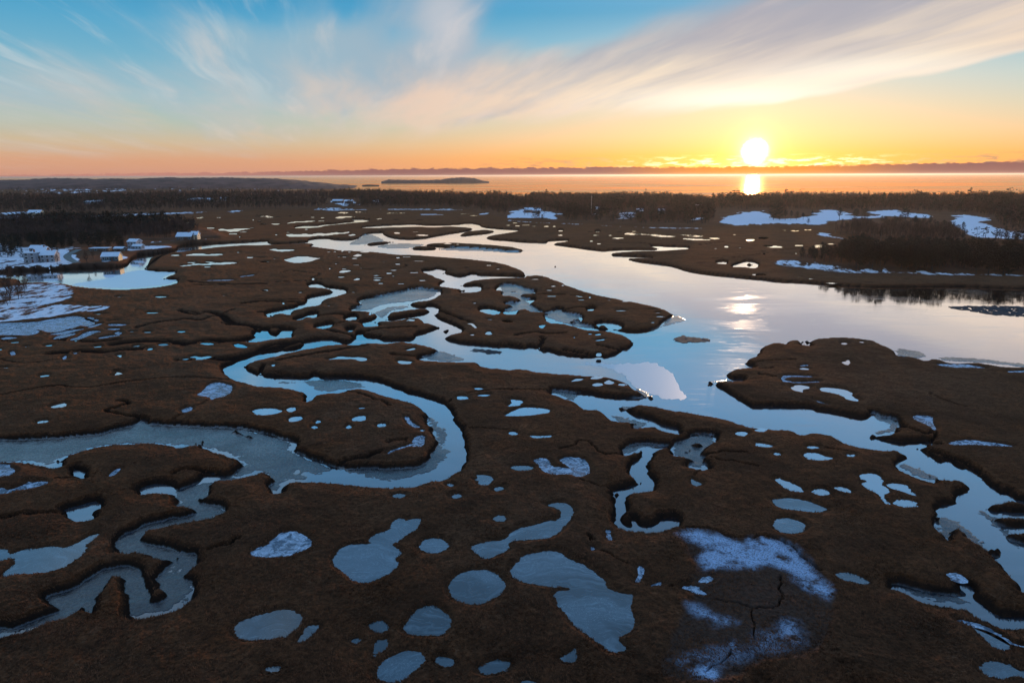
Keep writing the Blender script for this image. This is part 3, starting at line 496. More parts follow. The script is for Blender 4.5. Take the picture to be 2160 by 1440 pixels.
def sstep(a, b, x):
    t = np.clip((x - a) / (b - a), 0, 1); return t * t * (3 - 2 * t)

# ------------------------------------------------------------------ survey grid of the ground sheet
DX, DY = 1.55, 1.15
GX = np.arange(-420, 2580, DX)
yy = [373.0]
while yy[-1] < 1530:
    yy.append(yy[-1] + (0.5 if yy[-1] < 385 else DY))
GY = np.array(yy)
NXg, NYg = len(GX), len(GY)
gx, gy = np.meshgrid(GX, GY)
# rows follow the (slightly rolled) horizon so that all of them stay on the ground
gys = gy + 0.0
hy = 720 - (F * math.tan(PITCH)) + 0 * gx - (gx - CX) * math.tan(ROLL)     # horizon row per column
gys = hy + (gy - 370.0)
WX, WY = ground(gx, gys, 0.0)
WX = WX.astype(np.float32); WY = WY.astype(np.float32)
DIST = np.sqrt(WX ** 2 + WY ** 2)
CELL = (DIST * DIST / (HCAM * F)).astype(np.float32)      # metres of ground covered by one photo pixel in depth

def to_grid(p):
    """ground metres -> fractional grid column/row"""
    x, y = pix(p[:, 0], p[:, 1], 0.0)
    yh = 720 - (F * math.tan(PITCH)) - (x - CX) * math.tan(ROLL)
    g = y - yh + 370.0
    return (x - GX[0]) / DX, np.interp(g, GY, np.arange(NYg))

def chaikin(p, n=1, closed=True):
    for _ in range(n):
        q = np.roll(p, -1, 0) if closed else p[1:]
        a = p if closed else p[:-1]
        c = np.empty((2 * len(a), 2)); c[0::2] = a * .78 + q * .22; c[1::2] = a * .22 + q * .78
        p = c if closed else np.vstack([p[:1], c, p[-1:]])
    return p

def area(p):
    x, y = p[:, 0], p[:, 1]
    return 0.5 * np.sum(x * np.roll(y, -1) - np.roll(x, -1) * y)

def outline(p, mode):
    """photo outline -> ground metres; the near bank of a creek is seen at its crest (marsh height)"""
    p = chaikin(p, 1)
    y = np.maximum(p[:, 1], 372.6 - (p[:, 0] - CX) * math.tan(ROLL) + 0.0)
    p = np.stack([p[:, 0], y], 1)
    if mode == 'P': z = np.full(len(p), PZ)
    elif mode == '0': z = np.zeros(len(p))
    else:
        t = np.roll(p, -1, 0) - np.roll(p, 1, 0)
        s = 1 if area(p) > 0 else -1
        n = np.stack([t[:, 1], -t[:, 0]], 1) * s
        n /= np.linalg.norm(n, axis=1)[:, None] + 1e-9
        ny = n[:, 1] if mode == 'W' else -n[:, 1]
        z = 1.15 * np.clip(ny * 1.6, 0, 1)
        far = np.clip((p[:, 1] - 430) / 60, 0, 1)
        z = z * far
    X, Y = ground(p[:, 0], p[:, 1], z)
    return np.stack([X, Y], 1)

def segdist(P, R, closed=True, field=None):
    D = np.full(gx.shape, R, np.float32) if field is None else field
    C, Rr = to_grid(P)
    n = len(P)
    for i in range(n if closed else n - 1):
        j = (i + 1) % n
        ax, ay = P[i]; bx, by = P[j]
        d = max(30.0, min(math.hypot(ax, ay), math.hypot(bx, by)) - R)
        kx = int(R * F / d / DX) + 4; ky = int(R * HCAM * F / (d * d) / DY * 1.25) + 4
        c0 = max(0, int(min(C[i], C[j])) - kx); c1 = min(NXg, int(max(C[i], C[j])) + kx + 2)
        r0 = max(0, int(min(Rr[i], Rr[j])) - ky); r1 = min(NYg, int(max(Rr[i], Rr[j])) + ky + 2)
        if c1 <= c0 or r1 <= r0: continue
        X = WX[r0:r1, c0:c1]; Y = WY[r0:r1, c0:c1]
        vx, vy = bx - ax, by - ay
        L = vx * vx + vy * vy + 1e-9
        t = np.clip(((X - ax) * vx + (Y - ay) * vy) / L, 0, 1)
        dd = np.hypot(X - ax - t * vx, Y - ay - t * vy)
        np.minimum(D[r0:r1, c0:c1], dd, out=D[r0:r1, c0:c1])
    return D

def fill(P):
    C, R = to_grid(P)
    M = np.zeros(gx.shape, bool)
    r0 = max(0, int(np.floor(R.min()))); r1 = min(NYg - 1, int(np.ceil(R.max())))
    C2, R2 = np.roll(C, -1), np.roll(R, -1)
    for r in range(r0, r1 + 1):
        m = (R <= r) != (R2 <= r)
        if not m.any(): continue
        xs = np.sort(C[m] + (r - R[m]) / (R2[m] - R[m]) * (C2[m] - C[m]))
        for k in range(0, len(xs) - 1, 2):
            a = max(0, int(np.ceil(xs[k]))); b = min(NXg, int(np.floor(xs[k + 1])) + 1)
            if b > a: M[r, a:b] ^= True
    return M

def sdf(P, R=6.0):
    d = segdist(P, R)
    return np.where(fill(P), d, -d)

def lines(s):
    return [l for l in s.strip().split('\n') if l.strip()]

RM = 7.0
land = np.full(gx.shape, RM, np.float32)
for l in lines(WATER):
    P = outline(pts(l), 'W'); s = sdf(P, RM)
    land = np.minimum(land, -s)
for l in lines(LAND):
    P = outline(pts(l), 'L'); s = sdf(P, RM)
    land = np.maximum(land, s)
land[DIST > 9000] = -RM
wob = (fbm(WX / 2.2, WY / 2.2, 3, 3) - 0.5) * 1.3 + (fbm(WX / 9, WY / 9, 2, 5) - .5) * 0.9
nearf = np.clip(1.6 - CELL / 4, 0, 1)
landw = land + wob * nearf * np.clip(1.3 - np.abs(land) / 5, 0, 1)

slush = np.full(gx.shape, -3.0, np.float32)
for l in lines(SLUSH):
    slush = np.maximum(slush, sdf(outline(pts(l), '0'), 3.0))

def sheetmask(txt, R=4.0, z='P'):
    m = np.full(gx.shape, -R, np.float32)
    for l in lines(txt):
        m = np.maximum(m, sdf(outline(pts(l), z), R))
    return m
snow = sheetmask(SNOW, 30.0)
snow = snow / (1 + CELL / 2.5)
hollow = sheetmask(HOLLOW, 6.0)
patchy = sheetmask(PATCHY, 6.0)
upl = sheetmask(UPLAND, 7.0)
frost = np.zeros(gx.shape, np.float32)
for l in lines(FROST):
    a, q = l.split('|')
    s = sdf(outline(pts(q), 'P'), 6.0)
    frost = np.maximum(frost, float(a) * sstep(-1.0, 1.6, s + (fbm(WX / 2.2, WY / 2.2, 4, 21) - .5) * 2.6))

# pools
pools = []
pool = np.full(gx.shape, -3.0, np.float32)
for l in lines(POOLS):
    k, q = l.split('|')
    pools.append((k, outline(pts(q), 'P')))
for l in lines(OVALS):
    o = T[l.split()[0]]
    for tok in l.split()[1:]:
        cx, cy, rx, ry = map(float, tok.split(','))
        n = 14; a = np.arange(n) / n * 2 * np.pi
        q = np.stack([cx + rx * np.cos(a) * (1 + .22 * rng.randn(n) * .6), cy + max(ry, 3.0) * np.sin(a) * (1 + .2 * rng.randn(n) * .6) + rx * .0], 1)
        q = np.stack([o[0] + q[:, 0] / K_, o[1] + q[:, 1] / K_], 1)
        pools.append(('w', outline(q, 'P')))
for k, P in pools:
    if len(P) < 8: continue
    pool = np.maximum(pool, sdf(P, 3.0))

# ------------------------------------------------------------------ heights
mound = 0.0
Z = np.where(landw < 0, np.maximum(-0.7, landw * 0.5),
             H * (1 - np.exp(-landw / 0.8)) + 0.30 * sstep(0.5, 6.5, landw))
relief = (fbm(WX / 26, WY / 26, 4, 11) - 0.5) * 0.55
Z = Z + relief * sstep(1.0, 6.0, landw)
# low ground round the pools stays just above their level
Z = np.where(pool > -2.95, np.minimum(Z, np.maximum(Z * 0 + PZ + 0.16, PZ + 0.16 + (-pool - 0.4) * 0.4)), Z)
Z = np.where((landw > 1.2) & (pool <= -2.95), np.maximum(Z, 1.25), Z)
Z = np.where((landw > 2.0), np.maximum(Z, PZ + 0.14), Z)
cutm = np.zeros(gx.shape, np.float32)
for l in lines(DITCH):
    w, d, q = l.split('|')
    p = chaikin(pts(q), 3, closed=False)
    X, Y = ground(p[:, 0], p[:, 1], 1.2)
    jx = (fbm(X / 1.6, Y / 1.6, 3, 7) - .5) * 1.6; jy = (fbm(X / 1.6 + 40, Y / 1.6, 3, 8) - .5) * 1.6
    X = X + jx; Y = Y + jy
    W_ = float(w)
    dm = math.hypot(X.mean(), Y.mean()); W_ *= .22 + .45 * min(1, max(0, (dm - 95) / 160))
    W2 = W_ + 0.10 * dm * dm / (HCAM * F)
    s = segdist(np.stack([X, Y], 1), W2 * 1.5 + 1.0, closed=False)
    cut = float(d) * (1 - sstep(0.15 * W2, W2 * 1.25, s + wob * .12 * min(1, W2)))
    cut = np.where(pool > -1.2, 0, cut * np.clip(landw, 0, 1)); cutm = np.maximum(cutm, cut)
Z = Z - cutm
Z = Z - 0.35 * sstep(-0.4, 0.9, hollow) * (pool < -1)
Zt = Z.copy()
# tussocks, only as fine as the sheet can carry
def amp(sc): return np.clip(1.5 - CELL / (sc * 2.2), 0, 1)
tus = (fbm(WX / 0.30, WY / 0.45, 2, 31) - .5) * 0.20 * amp(.35) + (fbm(WX / 2.1, WY / 2.1, 3, 37) - .5) * 0.26 * amp(2.) \
    + (fbm(WX / 6.5, WY / 6.5, 3, 41) - .5) * 0.26 * amp(6.)
Z = Z + tus * sstep(0.2, 2.5, landw) * np.where(pool > -0.9, 0.0, 1.0) * (1 - .5 * np.clip(pool + 3, 0, 1))
# pools are cut with a small even bank
pw = pool + ((fbm(WX / 1.1, WY / 1.1, 3, 51) - .5) * 0.6 + (fbm(WX / .28, WY / .28, 2, 53) - .5) * .45) * np.clip(1.4 - CELL / 2.5, 0, 1)
Z = np.where(pool > -0.9, np.minimum(Z, PZ - 0.42 * pw), Z)
Z = np.where(pool > 1.2, PZ - 0.45, Z)
# icy mud in the creeks rises just through the water
sl = sstep(-1.2, 0.7, slush + (fbm(WX / 1.1, WY / 1.1, 5, 61, .62) - .45) * 3.2)
bank = np.where(landw < 0, 1.0, 0.0)
mudz = 0.055 + (fbm(WX / 3.0, WY / 3.0, 5, 67, .62) - .46) * 0.20
Z = np.where((landw < 0), np.maximum(Z, sl * 0.8 - 0.8 + mudz * sl), Z)
# uplands
u = sstep(-6, 7, upl)
Z = Z + u * (1.2 + 1.5 * fbm(WX / 60, WY / 60, 3, 71)) * (landw > 0.5)
Z = Z.astype(np.float32)

attr = dict(mud_shade=np.maximum(1 - sstep(0.45, 1.45, landw + (fbm(WX / .8, WY / .8, 3, 95) - .5) * .5), sstep(.25, .75, cutm)), slush=sl * (landw < 0.1),
            snow=sstep(-.6, 2.2, snow + (fbm(WX / 14, WY / 30, 4, 81) - .5) * 5 + (fbm(WX / 40, WY / 120, 3, 83) - .5) * 3) * (landw > 0.4) * (1 - .40 * sstep(-3, 3, patchy)),
            frost=frost * (landw > 1), upland=u, bank=1 - sstep(0.6, 3.2, landw), rim=sstep(-1.1, -0.1, pool),
            hollow=sstep(-.3, .6, hollow + (fbm(WX / 1.5, WY / 1.5, 3, 91) - .5) * 1.5))

# ------------------------------------------------------------------ object helpers
COL = bpy.context.scene.collection
def tag(o, label=None, cat=None, group=None, kind=None):
    if label: o['label'] = label
    if cat: o['category'] = cat
    if group: o['group'] = group
    if kind: o['kind'] = kind
    return o

def mesh_np(name, V, Fq, mat=None, smooth=False, parent=None):
    """V (n,3), Fq (m,3|4)"""
    me = bpy.data.meshes.new(name)
    V = np.ascontiguousarray(V, np.float32); Fq = np.ascontiguousarray(Fq, np.int32)
    k = Fq.shape[1]
    me.vertices.add(len(V)); me.vertices.foreach_set('co', V.ravel())
    me.loops.add(Fq.size); me.loops.foreach_set('vertex_index', Fq.ravel())
    me.polygons.add(len(Fq)); me.polygons.foreach_set('loop_start', np.arange(0, Fq.size, k, dtype=np.int32))
    me.update(calc_edges=True)
    if smooth:
        me.polygons.foreach_set('use_smooth', np.ones(len(Fq), bool))
    if mat: me.materials.append(mat)
    o = bpy.data.objects.new(name, me); COL.objects.link(o)
    if parent: o.parent = parent
    return o

def grid_faces(ny, nx):
    i = np.arange(ny * nx).reshape(ny, nx)
    return np.stack([i[1:, :-1], i[1:, 1:], i[:-1, 1:], i[:-1, :-1]], -1).reshape(-1, 4)

def height_at(X, Y):
    C, R = to_grid(np.stack([np.atleast_1d(X), np.atleast_1d(Y)], 1))
    c = np.clip(np.round(C).astype(int), 0, NXg - 1); r = np.clip(np.round(R).astype(int), 0, NYg - 1)
    return Z[r, c]
def sample(A, X, Y):
    C, R = to_grid(np.stack([np.atleast_1d(X), np.atleast_1d(Y)], 1))
    c = np.clip(np.round(C).astype(int), 0, NXg - 1); r = np.clip(np.round(R).astype(int), 0, NYg - 1)
    return A[r, c]
# ------------------------------------------------------------------ node helpers
class NT:
    def __init__(s, tree): s.t = tree; s.n = tree.nodes; s.l = tree.links
    def new(s, typ, **kw):
        n = s.n.new(typ)
        for k, v in kw.items():
            if k.startswith('i_'):
                key = k[2:]
                n.inputs[int(key) if key.isdigit() else key].default_value = v
            else: setattr(n, k, v)
        return n
    def put(s, n, i, v):
        if hasattr(v, 'links') or hasattr(v, 'is_linked'): s.l.new(v, n.inputs[i])
        else: n.inputs[i].default_value = v
    def m(s, op, a, b=None, c=None, clamp=False):
        n = s.n.new('ShaderNodeMath'); n.operation = op; n.use_clamp = clamp
        s.put(n, 0, a)
        if b is not None: s.put(n, 1, b)
        if c is not None: s.put(n, 2, c)
        return n.outputs[0]
    def vm(s, op, a, b=None):
        n = s.n.new('ShaderNodeVectorMath'); n.operation = op
        s.put(n, 0, a)
        if b is not None: s.put(n, 3 if op == 'SCALE' else 1, b)
        return n.outputs['Value'] if op in ('DOT_PRODUCT', 'LENGTH') else n.outputs[0]
    def mix(s, f, a, b, mode='MIX'):
        n = s.n.new('ShaderNodeMix'); n.data_type = 'RGBA'; n.blend_type = mode; n.clamp_result = False
        s.put(n, 0, f)
        for i, v in ((6, a), (7, b)):
            if isinstance(v, tuple): v = tuple(v) + ((1,) if len(v) == 3 else ())
            s.put(n, i, v)
        return n.outputs[2]
    def fmix(s, f, a, b):
        n = s.n.new('ShaderNodeMix'); n.data_type = 'FLOAT'
        s.put(n, 0, f); s.put(n, 2, a); s.put(n, 3, b); return n.outputs[0]
    def noise(s, vec, scale, detail=4, rough=.5, dist=0, col=False):
        n = s.n.new('ShaderNodeTexNoise'); s.put(n, 'Vector', vec)
        n.inputs['Scale'].default_value = scale; n.inputs['Detail'].default_value = detail
        n.inputs['Roughness'].default_value = rough; n.inputs['Distortion'].default_value = dist
        return n.outputs['Color' if col else 'Fac']
    def ss(s, v, a, b, c=0.0, d=1.0):
        n = s.n.new('ShaderNodeMapRange'); n.interpolation_type = 'SMOOTHSTEP'
        s.put(n, 0, v)
        for i, q in ((1, a), (2, b), (3, c), (4, d)): s.put(n, i, q)
        return n.outputs[0]
    def ramp(s, v, stops, interp='LINEAR'):
        n = s.n.new('ShaderNodeValToRGB'); r = n.color_ramp; r.interpolation = interp
        while len(r.elements) > 1: r.elements.remove(r.elements[-1])
        for i, (p, c) in enumerate(stops):
            e = r.elements[0] if i == 0 else r.elements.new(p)
            e.position = p
            e.color = (tuple(c) + (1,)) if isinstance(c, (tuple, list)) else (c, c, c, 1)
        s.put(n, 0, v); return n.outputs[0]
    def attr(s, name):
        n = s.n.new('ShaderNodeAttribute'); n.attribute_name = name; return n.outputs['Fac']
    def pos(s): return s.n.new('ShaderNodeNewGeometry').outputs['Position']
    def scalev(s, v, x, y, z):
        n = s.n.new('ShaderNodeMapping'); s.put(n, 0, v); n.inputs['Scale'].default_value = (x, y, z); return n.outputs[0]

def srgb(r, g, b):
    f = lambda c: (c / 255 / 12.92) if c <= 10 else ((c / 255 + .055) / 1.055) ** 2.4
    return (f(r), f(g), f(b))

def material(name):
    m = bpy.data.materials.new(name); m.use_nodes = True
    t = m.node_tree; t.nodes.clear()
    out = t.nodes.new('ShaderNodeOutputMaterial')
    return m, NT(t), out

def simple(name, col, rough=.8, var=.25, scale=.6, col2=None, spec=.3):
    m, n, out = material(name)
    p = n.new('ShaderNodeBsdfPrincipled')
    f = n.noise(n.pos(), scale, 5, .6)
    f = n.ss(f, .3, .7)
    a = tuple(c * (1 - var) for c in col); b = col2 or tuple(min(1, c * (1 + var)) for c in col)
    n.put(p, 'Base Color', n.mix(f, a, b)); p.inputs['Roughness'].default_value = rough
    p.inputs['Specular IOR Level'].default_value = spec
    n.l.new(p.outputs[0], out.inputs[0]); return m

def bump(n, h, strength, dist=1.0, normal=None):
    b = n.new('ShaderNodeBump'); n.put(b, 'Height', h); n.put(b, 'Strength', strength); b.inputs['Distance'].default_value = dist
    if normal: n.l.new(normal, b.inputs['Normal'])
    return b.outputs[0]

# ---- the marsh, banks, uplands and their snow
def mat_ground():
    m, n, out = material('marsh_grass')
    P = n.pos()
    mid = n.noise(P, .05, 5, .6); fine = n.noise(P, 1.6, 5, .72); blades = n.noise(n.scalev(P, 1, 1.7, 1), 2.6, 3, .8)
    big = n.noise(P, .012, 4, .55, .6)
    wv = n.vm('SUBTRACT', n.noise(P, .045, 3, .5, 0, True), (.5, .5, .5))
    PL = n.vm('ADD', P, n.vm('SCALE', wv, 26.0))
    lay = n.noise(n.scalev(PL, .35, 1.5, 1), .8, 5, .68)           # grass laid over in swirls by the tide
    c = n.mix(n.ss(mid, .35, .68), (.090, .031, .0125), (.146, .055, .024))
    c = n.mix(n.ss(big, .42, .66), c, (.122, .058, .032))
    c = n.mix(n.m('MULTIPLY', n.ss(n.noise(P, .11, 5, .65), .5, .72), .7), c, (.165, .048, .016))     # rust patches
    dark = n.ss(n.noise(P, .06, 5, .62, .8), .48, .64)
    c = n.mix(n.m('MULTIPLY', dark, .75), c, (.032, .014, .009))
    c = n.mix(n.m('MULTIPLY', n.ss(lay, .60, .42), .60), c, (.026, .013, .008))
    c = n.mix(n.m('MULTIPLY', n.ss(fine, .58, .38), .70), c, (.016, .009, .006))
    straw = n.m('MULTIPLY', n.ss(blades, .56, .70), n.ss(n.noise(P, .07, 5, .62), .44, .60))
    straw = n.m('ADD', n.m('MULTIPLY', straw, .70), n.m('MULTIPLY', n.ss(lay, .60, .74), .35), clamp=True)
    c = n.mix(straw, c, (.27, .140, .080))
    rim = n.m('MULTIPLY', n.attr('bank'), n.ss(n.noise(P, .5, 4, .7), .40, .62))
    c = n.mix(n.m('MULTIPLY', rim, .22), c, (.20, .065, .022))
    c = n.mix(n.m('MULTIPLY', n.attr('rim'), .45), c, (.040, .022, .014))
    c = n.mix(n.attr('hollow'), c, n.mix(n.ss(fine, .3, .7), (.030, .017, .013), (.085, .052, .040)))
    c = n.mix(n.attr('upland'), c, n.mix(n.ss(mid, .35, .65), (.034, .021, .016), (.066, .040, .030)))
    # wet mud of banks and beds, run up the bank faces as painted shade
    mud_shade = n.attr('mud_shade'); sl = n.attr('slush')
    c = n.mix(n.m('MULTIPLY', mud_shade, .9), c, (.016, .011, .009))
    speck = n.ss(n.noise(P, 1.7, 6, .8), .47, .60)
    c = n.mix(sl, c, n.mix(speck, (.012, .013, .015), (.040, .043, .050)))
    # frost and snow
    fr = n.attr('frost')
    frm = n.ss(n.m('ADD', n.m('MULTIPLY', fr, .75), n.m('ADD', n.m('MULTIPLY', n.noise(P, 5.0, 5, .85), .55), n.m('MULTIPLY', n.noise(P, .3, 4, .6), .45))), .80, 1.22)
    frm = n.m('MULTIPLY', n.m('MULTIPLY', fr, n.ss(n.noise(P, .35, 4, .65), .32, .54)), n.m('ADD', .25, n.m('MULTIPLY', n.ss(n.noise(P, 4.0, 4, .8), .38, .55), .75)))
    c = n.mix(n.m('MULTIPLY', frm, .9), c, (.50, .66, .90))
    sn = n.attr('snow')
    brk = n.ss(n.m('ADD', n.noise(n.scalev(P, .5, .22, 1), .42, 7, .70), n.m('MULTIPLY', sn, .62)), .80, .90)
    snm = n.m('MULTIPLY', brk, n.ss(sn, .1, .4))
    c = n.mix(snm, c, (.90, .89, .94))
    p = n.new('ShaderNodeBsdfPrincipled')
    n.put(p, 'Base Color', c)
    rough = n.fmix(sl, .92, n.fmix(speck, .22, .5))
    n.put(p, 'Roughness', rough)
    n.put(p, 'Specular IOR Level', n.fmix(sl, .0, .5))
    h = n.m('ADD', n.m('MULTIPLY', fine, .35), n.m('MULTIPLY', blades, .22))
    st = n.fmix(n.m('MAXIMUM', sl, snm), .9, .12)
    n.l.new(bump(n, h, st, .35), p.inputs['Normal'])
    n.put(p, 'Sheen Weight', n.m('MULTIPLY', n.m('SUBTRACT', 1.0, n.m('MAXIMUM', n.m('MAXIMUM', mud_shade, sl), snm), clamp=True), .22)); p.inputs['Sheen Roughness'].default_value = .5; p.inputs['Sheen Tint'].default_value = (.75, .36, .20, 1)
    # the wet frozen skin on the mud mirrors the sky at low angles, broken up by grit
    geo = n.new('ShaderNodeNewGeometry')
    cosv = n.m('ABSOLUTE', n.vm('DOT_PRODUCT', geo.outputs['Incoming'], (0, 0, 1)))
    k = n.m('MULTIPLY', n.m('POWER', n.m('SUBTRACT', 1.0, cosv, clamp=True), 3.5), 1.35)
    grit = n.ss(n.noise(n.scalev(P, 1, .6, 1), 2.6, 6, .8), .36, .62)
    low = n.ss(n.noise(P, .12, 4, .6), .3, .65)
    fc = n.m('MULTIPLY', n.m('MULTIPLY', sl, k), n.m('MULTIPLY', n.m('ADD', .25, n.m('MULTIPLY', grit, .75)), n.m('ADD', .30, n.m('MULTIPLY', low, .5))))
    gl = n.new('ShaderNodeBsdfGlossy'); gl.inputs['Roughness'].default_value = .16
    n.l.new(bump(n, grit, .25, .05), gl.inputs['Normal'])
    mx = n.new('ShaderNodeMixShader'); n.put(mx, 0, fc); n.l.new(p.outputs[0], mx.inputs[1]); n.l.new(gl.outputs[0], mx.inputs[2])
    n.l.new(mx.outputs[0], out.inputs[0]); return m

# ---- still water with a skin of new ice: dark body, strong sky reflection at low angles
def mat_water(name, f0=.03, power=1.9, body=(.010, .016, .022), rough=.03, wave=.02, ws=(.5, 1.2, 1), ice=0.0, gain=1.15, skin=True, glint=0.0):
    m, n, out = material(name)
    P = n.pos()
    lw = n.new('ShaderNodeNewGeometry')
    inc = lw.outputs['Incoming']
    w1 = n.noise(n.scalev(P, *ws), 1.0, 5, .6)
    w2 = n.noise(n.scalev(P, ws[0] * .12, ws[1] * .12, 1), 1.0, 4, .6)
    if skin:   # plates and streaks of thin ice in the river
        q = n.noise(n.scalev(P, .012, .030, 1), 1.0, 5, .6, 1.2)
        plate = n.ss(q, .50, .53)
        streak = n.ss(n.noise(n.scalev(P, .06, .5, 1), 1.0, 5, .65, .5), .57, .63)
        rgh = n.m('ADD', rough, n.m('ADD', n.m('MULTIPLY', plate, .07), n.m('MULTIPLY', streak, .08)))
    else:
        plate = streak = None; rgh = n.m('ADD', rough, n.m('MULTIPLY', n.ss(n.noise(n.scalev(P, .0006, .0035, 1), 1.0, 6, .7), .42, .62), .16)) if name == 'sea_water' else rough
    nb = bump(n, n.m('ADD', w1, n.m('MULTIPLY', w2, 3.0)), 1.0, wave)
    cosv = n.m('ABSOLUTE', n.vm('DOT_PRODUCT', inc, (0, 0, 1)))
    k = n.m('POWER', n.m('SUBTRACT', 1.0, cosv, clamp=True), power)
    fac = n.m('ADD', f0, n.m('MULTIPLY', k, gain), clamp=True)
    gl = n.new('ShaderNodeBsdfGlossy'); n.put(gl, 'Roughness', rgh); n.l.new(nb, gl.inputs['Normal'])
    gl.inputs['Color'].default_value = (1, .57, .29, 1) if name == 'sea_water' else (.97, .98, 1, 1)  # sea: orange of the low sky is put into the reflection tint
    di = n.new('ShaderNodeBsdfDiffuse')
    c = body
    if ice:
        wv = n.vm('SUBTRACT', n.noise(P, .07, 3, .5, 0, True), (.5, .5, .5))
        PW = n.vm('ADD', P, n.vm('SCALE', wv, 22.0))
        q = n.noise(n.scalev(PW, .35, 1.0, 1), .10, 4, .55); q2 = n.noise(n.scalev(PW, .22, 1.3, 1), .55, 6, .6, .4); q3 = n.noise(n.scalev(PW, .12, 1.6, 1), 1.1, 4, .6, .2)
        milk = n.m('ADD', n.m('MULTIPLY', n.ss(q, .38, .68), .40), n.m('ADD', n.m('MULTIPLY', n.ss(q2, .50, .72), .40), n.m('MULTIPLY', n.ss(q3, .58, .70), .35)))
        c = n.mix(n.m('MULTIPLY', milk, ice, clamp=True), body, (.22, .31, .36))
        vo = n.new('ShaderNodeTexVoronoi', feature='DISTANCE_TO_EDGE'); n.put(vo, 'Vector', n.vm('ADD', n.scalev(PW, .16, .22, 1), n.vm('SCALE', n.noise(P, .8, 3, .6, 0, True), .35)))
        crack = n.m('MULTIPLY', n.ss(vo.outputs[0], .022, .004), n.ss(q, .45, .6))
        c = n.mix(n.m('MULTIPLY', crack, .5), c, (.40, .50, .56))
    elif skin:
        c = n.mix(n.m('MULTIPLY', n.m('ADD', plate, streak, clamp=True), .5), body, (.07, .085, .105))
    n.put(di, 'Color', c if not isinstance(c, tuple) else c + (1,))
    mx = n.new('ShaderNodeMixShader'); n.put(mx, 0, fac)
    n.l.new(di.outputs[0], mx.inputs[1]); n.l.new(gl.outputs[0], mx.inputs[2])
    n.l.new(mx.outputs[0], out.inputs[0]); return m

def mat_snowice():
    m, n, out = material('snow_dusted_ice')
    P = n.pos()
    a = n.ss(n.noise(P, .55, 7, .75, 1.0), .42, .60); b = n.ss(n.noise(P, 5.0, 5, .8), .38, .62)
    p = n.new('ShaderNodeBsdfPrincipled')
    c = n.mix(n.m('MULTIPLY', a, n.m('ADD', .55, n.m('MULTIPLY', b, .45))), (.08, .13, .19), (.72, .82, .96))
    n.put(p, 'Base Color', c); n.put(p, 'Roughness', n.fmix(a, .15, .8))
    n.l.new(bump(n, b, .4, .05), p.inputs['Normal'])
    n.l.new(p.outputs[0], out.inputs[0]); return m

M = dict(
    ground=mat_ground(),
    river=mat_water('river_water', f0=.03, power=2.9, gain=1.66, rough=.02, wave=.006),
    sea=mat_water('sea_water', f0=.02, power=1.0, gain=.95, rough=.12, wave=.20, ws=(.012, .05, 1), skin=False),
    pool=mat_water('pool_water', f0=.05, power=2.2, gain=1.45, rough=.05, wave=.001, ice=.45, skin=False, body=(.06, .07, .085)),
    ice=mat_water('milky_ice', f0=.03, power=2.6, gain=.90, rough=.10, wave=.001, ice=.85, skin=False, body=(.018, .034, .040)),
    sheet=mat_water('ice_sheet', f0=.05, power=1.7, gain=1.15, rough=.38, wave=.001, ice=.0, skin=False, body=(.32, .27, .30)),
    snowice=mat_snowice(),
    bark=simple('bark', (.060, .045, .038), .9), bark_pale=simple('pale_bark', (.16, .125, .105), .9),
    twig=simple('bare_twigs', (.078, .046, .036), .95, .5, .07), twig_red=simple('rusty_twigs', (.12, .062, .040), .95),
    pine=simple('pine_needles', (.024, .024, .016), .9, .5, .1), pine_warm=simple('old_needles', (.034, .024, .014), .9, .4, .3),
    white_wall=simple('white_clapboard', (.30, .30, .33), .7, .06, 1.5), teal_wall=simple('teal_shingle', (.045, .085, .10), .8),
    brown_wall=simple('brown_shingle', (.12, .075, .055), .8), cream_wall=simple('cream_wall', (.72, .56, .38), .6, .05),
    glow_wall=simple('sunlit_cream_wall', (.85, .58, .30), .6, .05), roof=simple('dark_shingle', (.05, .05, .055), .85), straw=simple('marsh_straw', (.150, .058, .026), .95, .55, 1.3), snow=simple('snow', (.80, .86, .97), .7, .05, .4),  # glow wall: orange sunlight is put into the cream colour
    glass=simple('window_glass', (.02, .025, .03), .1, .1, 1, spec=.8), trim=simple('white_trim', (.75, .76, .78), .6, .04),
    door=simple('door_paint', (.12, .05, .04), .6), brick=simple('chimney_brick', (.22, .10, .07), .9), asphalt=simple('wet_asphalt', (.055, .058, .065), .45, .15, .4),
    steel=simple('mast_steel', (.45, .42, .40), .5), rock=simple('rock', (.05, .04, .035), .9, .4, .05), hill=simple('wooded_hill', (.13, .056, .042), .95, .5, .012),
    floe=simple('broken_ice', (.035, .038, .045), .7, .5, .8, spec=.15),
)
# ------------------------------------------------------------------ ground sheet
V = np.stack([WX, WY, Z], -1).reshape(-1, 3)
g = mesh_np('ground', V, grid_faces(NYg, NXg), M['ground'], smooth=True)
tag(g, kind='structure')
for k, a in attr.items():
    at = g.data.attributes.new(k, 'FLOAT', 'POINT')
    at.data.foreach_set('value', np.ascontiguousarray(a, np.float32).ravel())
# coarse ground continuing round and behind the surveyed sheet, a little lower
def coarse():
    nearY = float(WY[-1].min()) + 3
    xs = np.linspace(-2600, 2600, 60); ysn = np.linspace(-900, nearY, 40)
    X, Y = np.meshgrid(xs, ysn)
    zz = .95 + .4 * fbm(X / 40, Y / 40, 3, 5) - .25 * 0
    return mesh_np('ground', np.stack([X, Y, zz], -1).reshape(-1, 3), grid_faces(len(ysn), len(xs))[:, ::-1], M['ground'])
tag(coarse(), kind='structure')
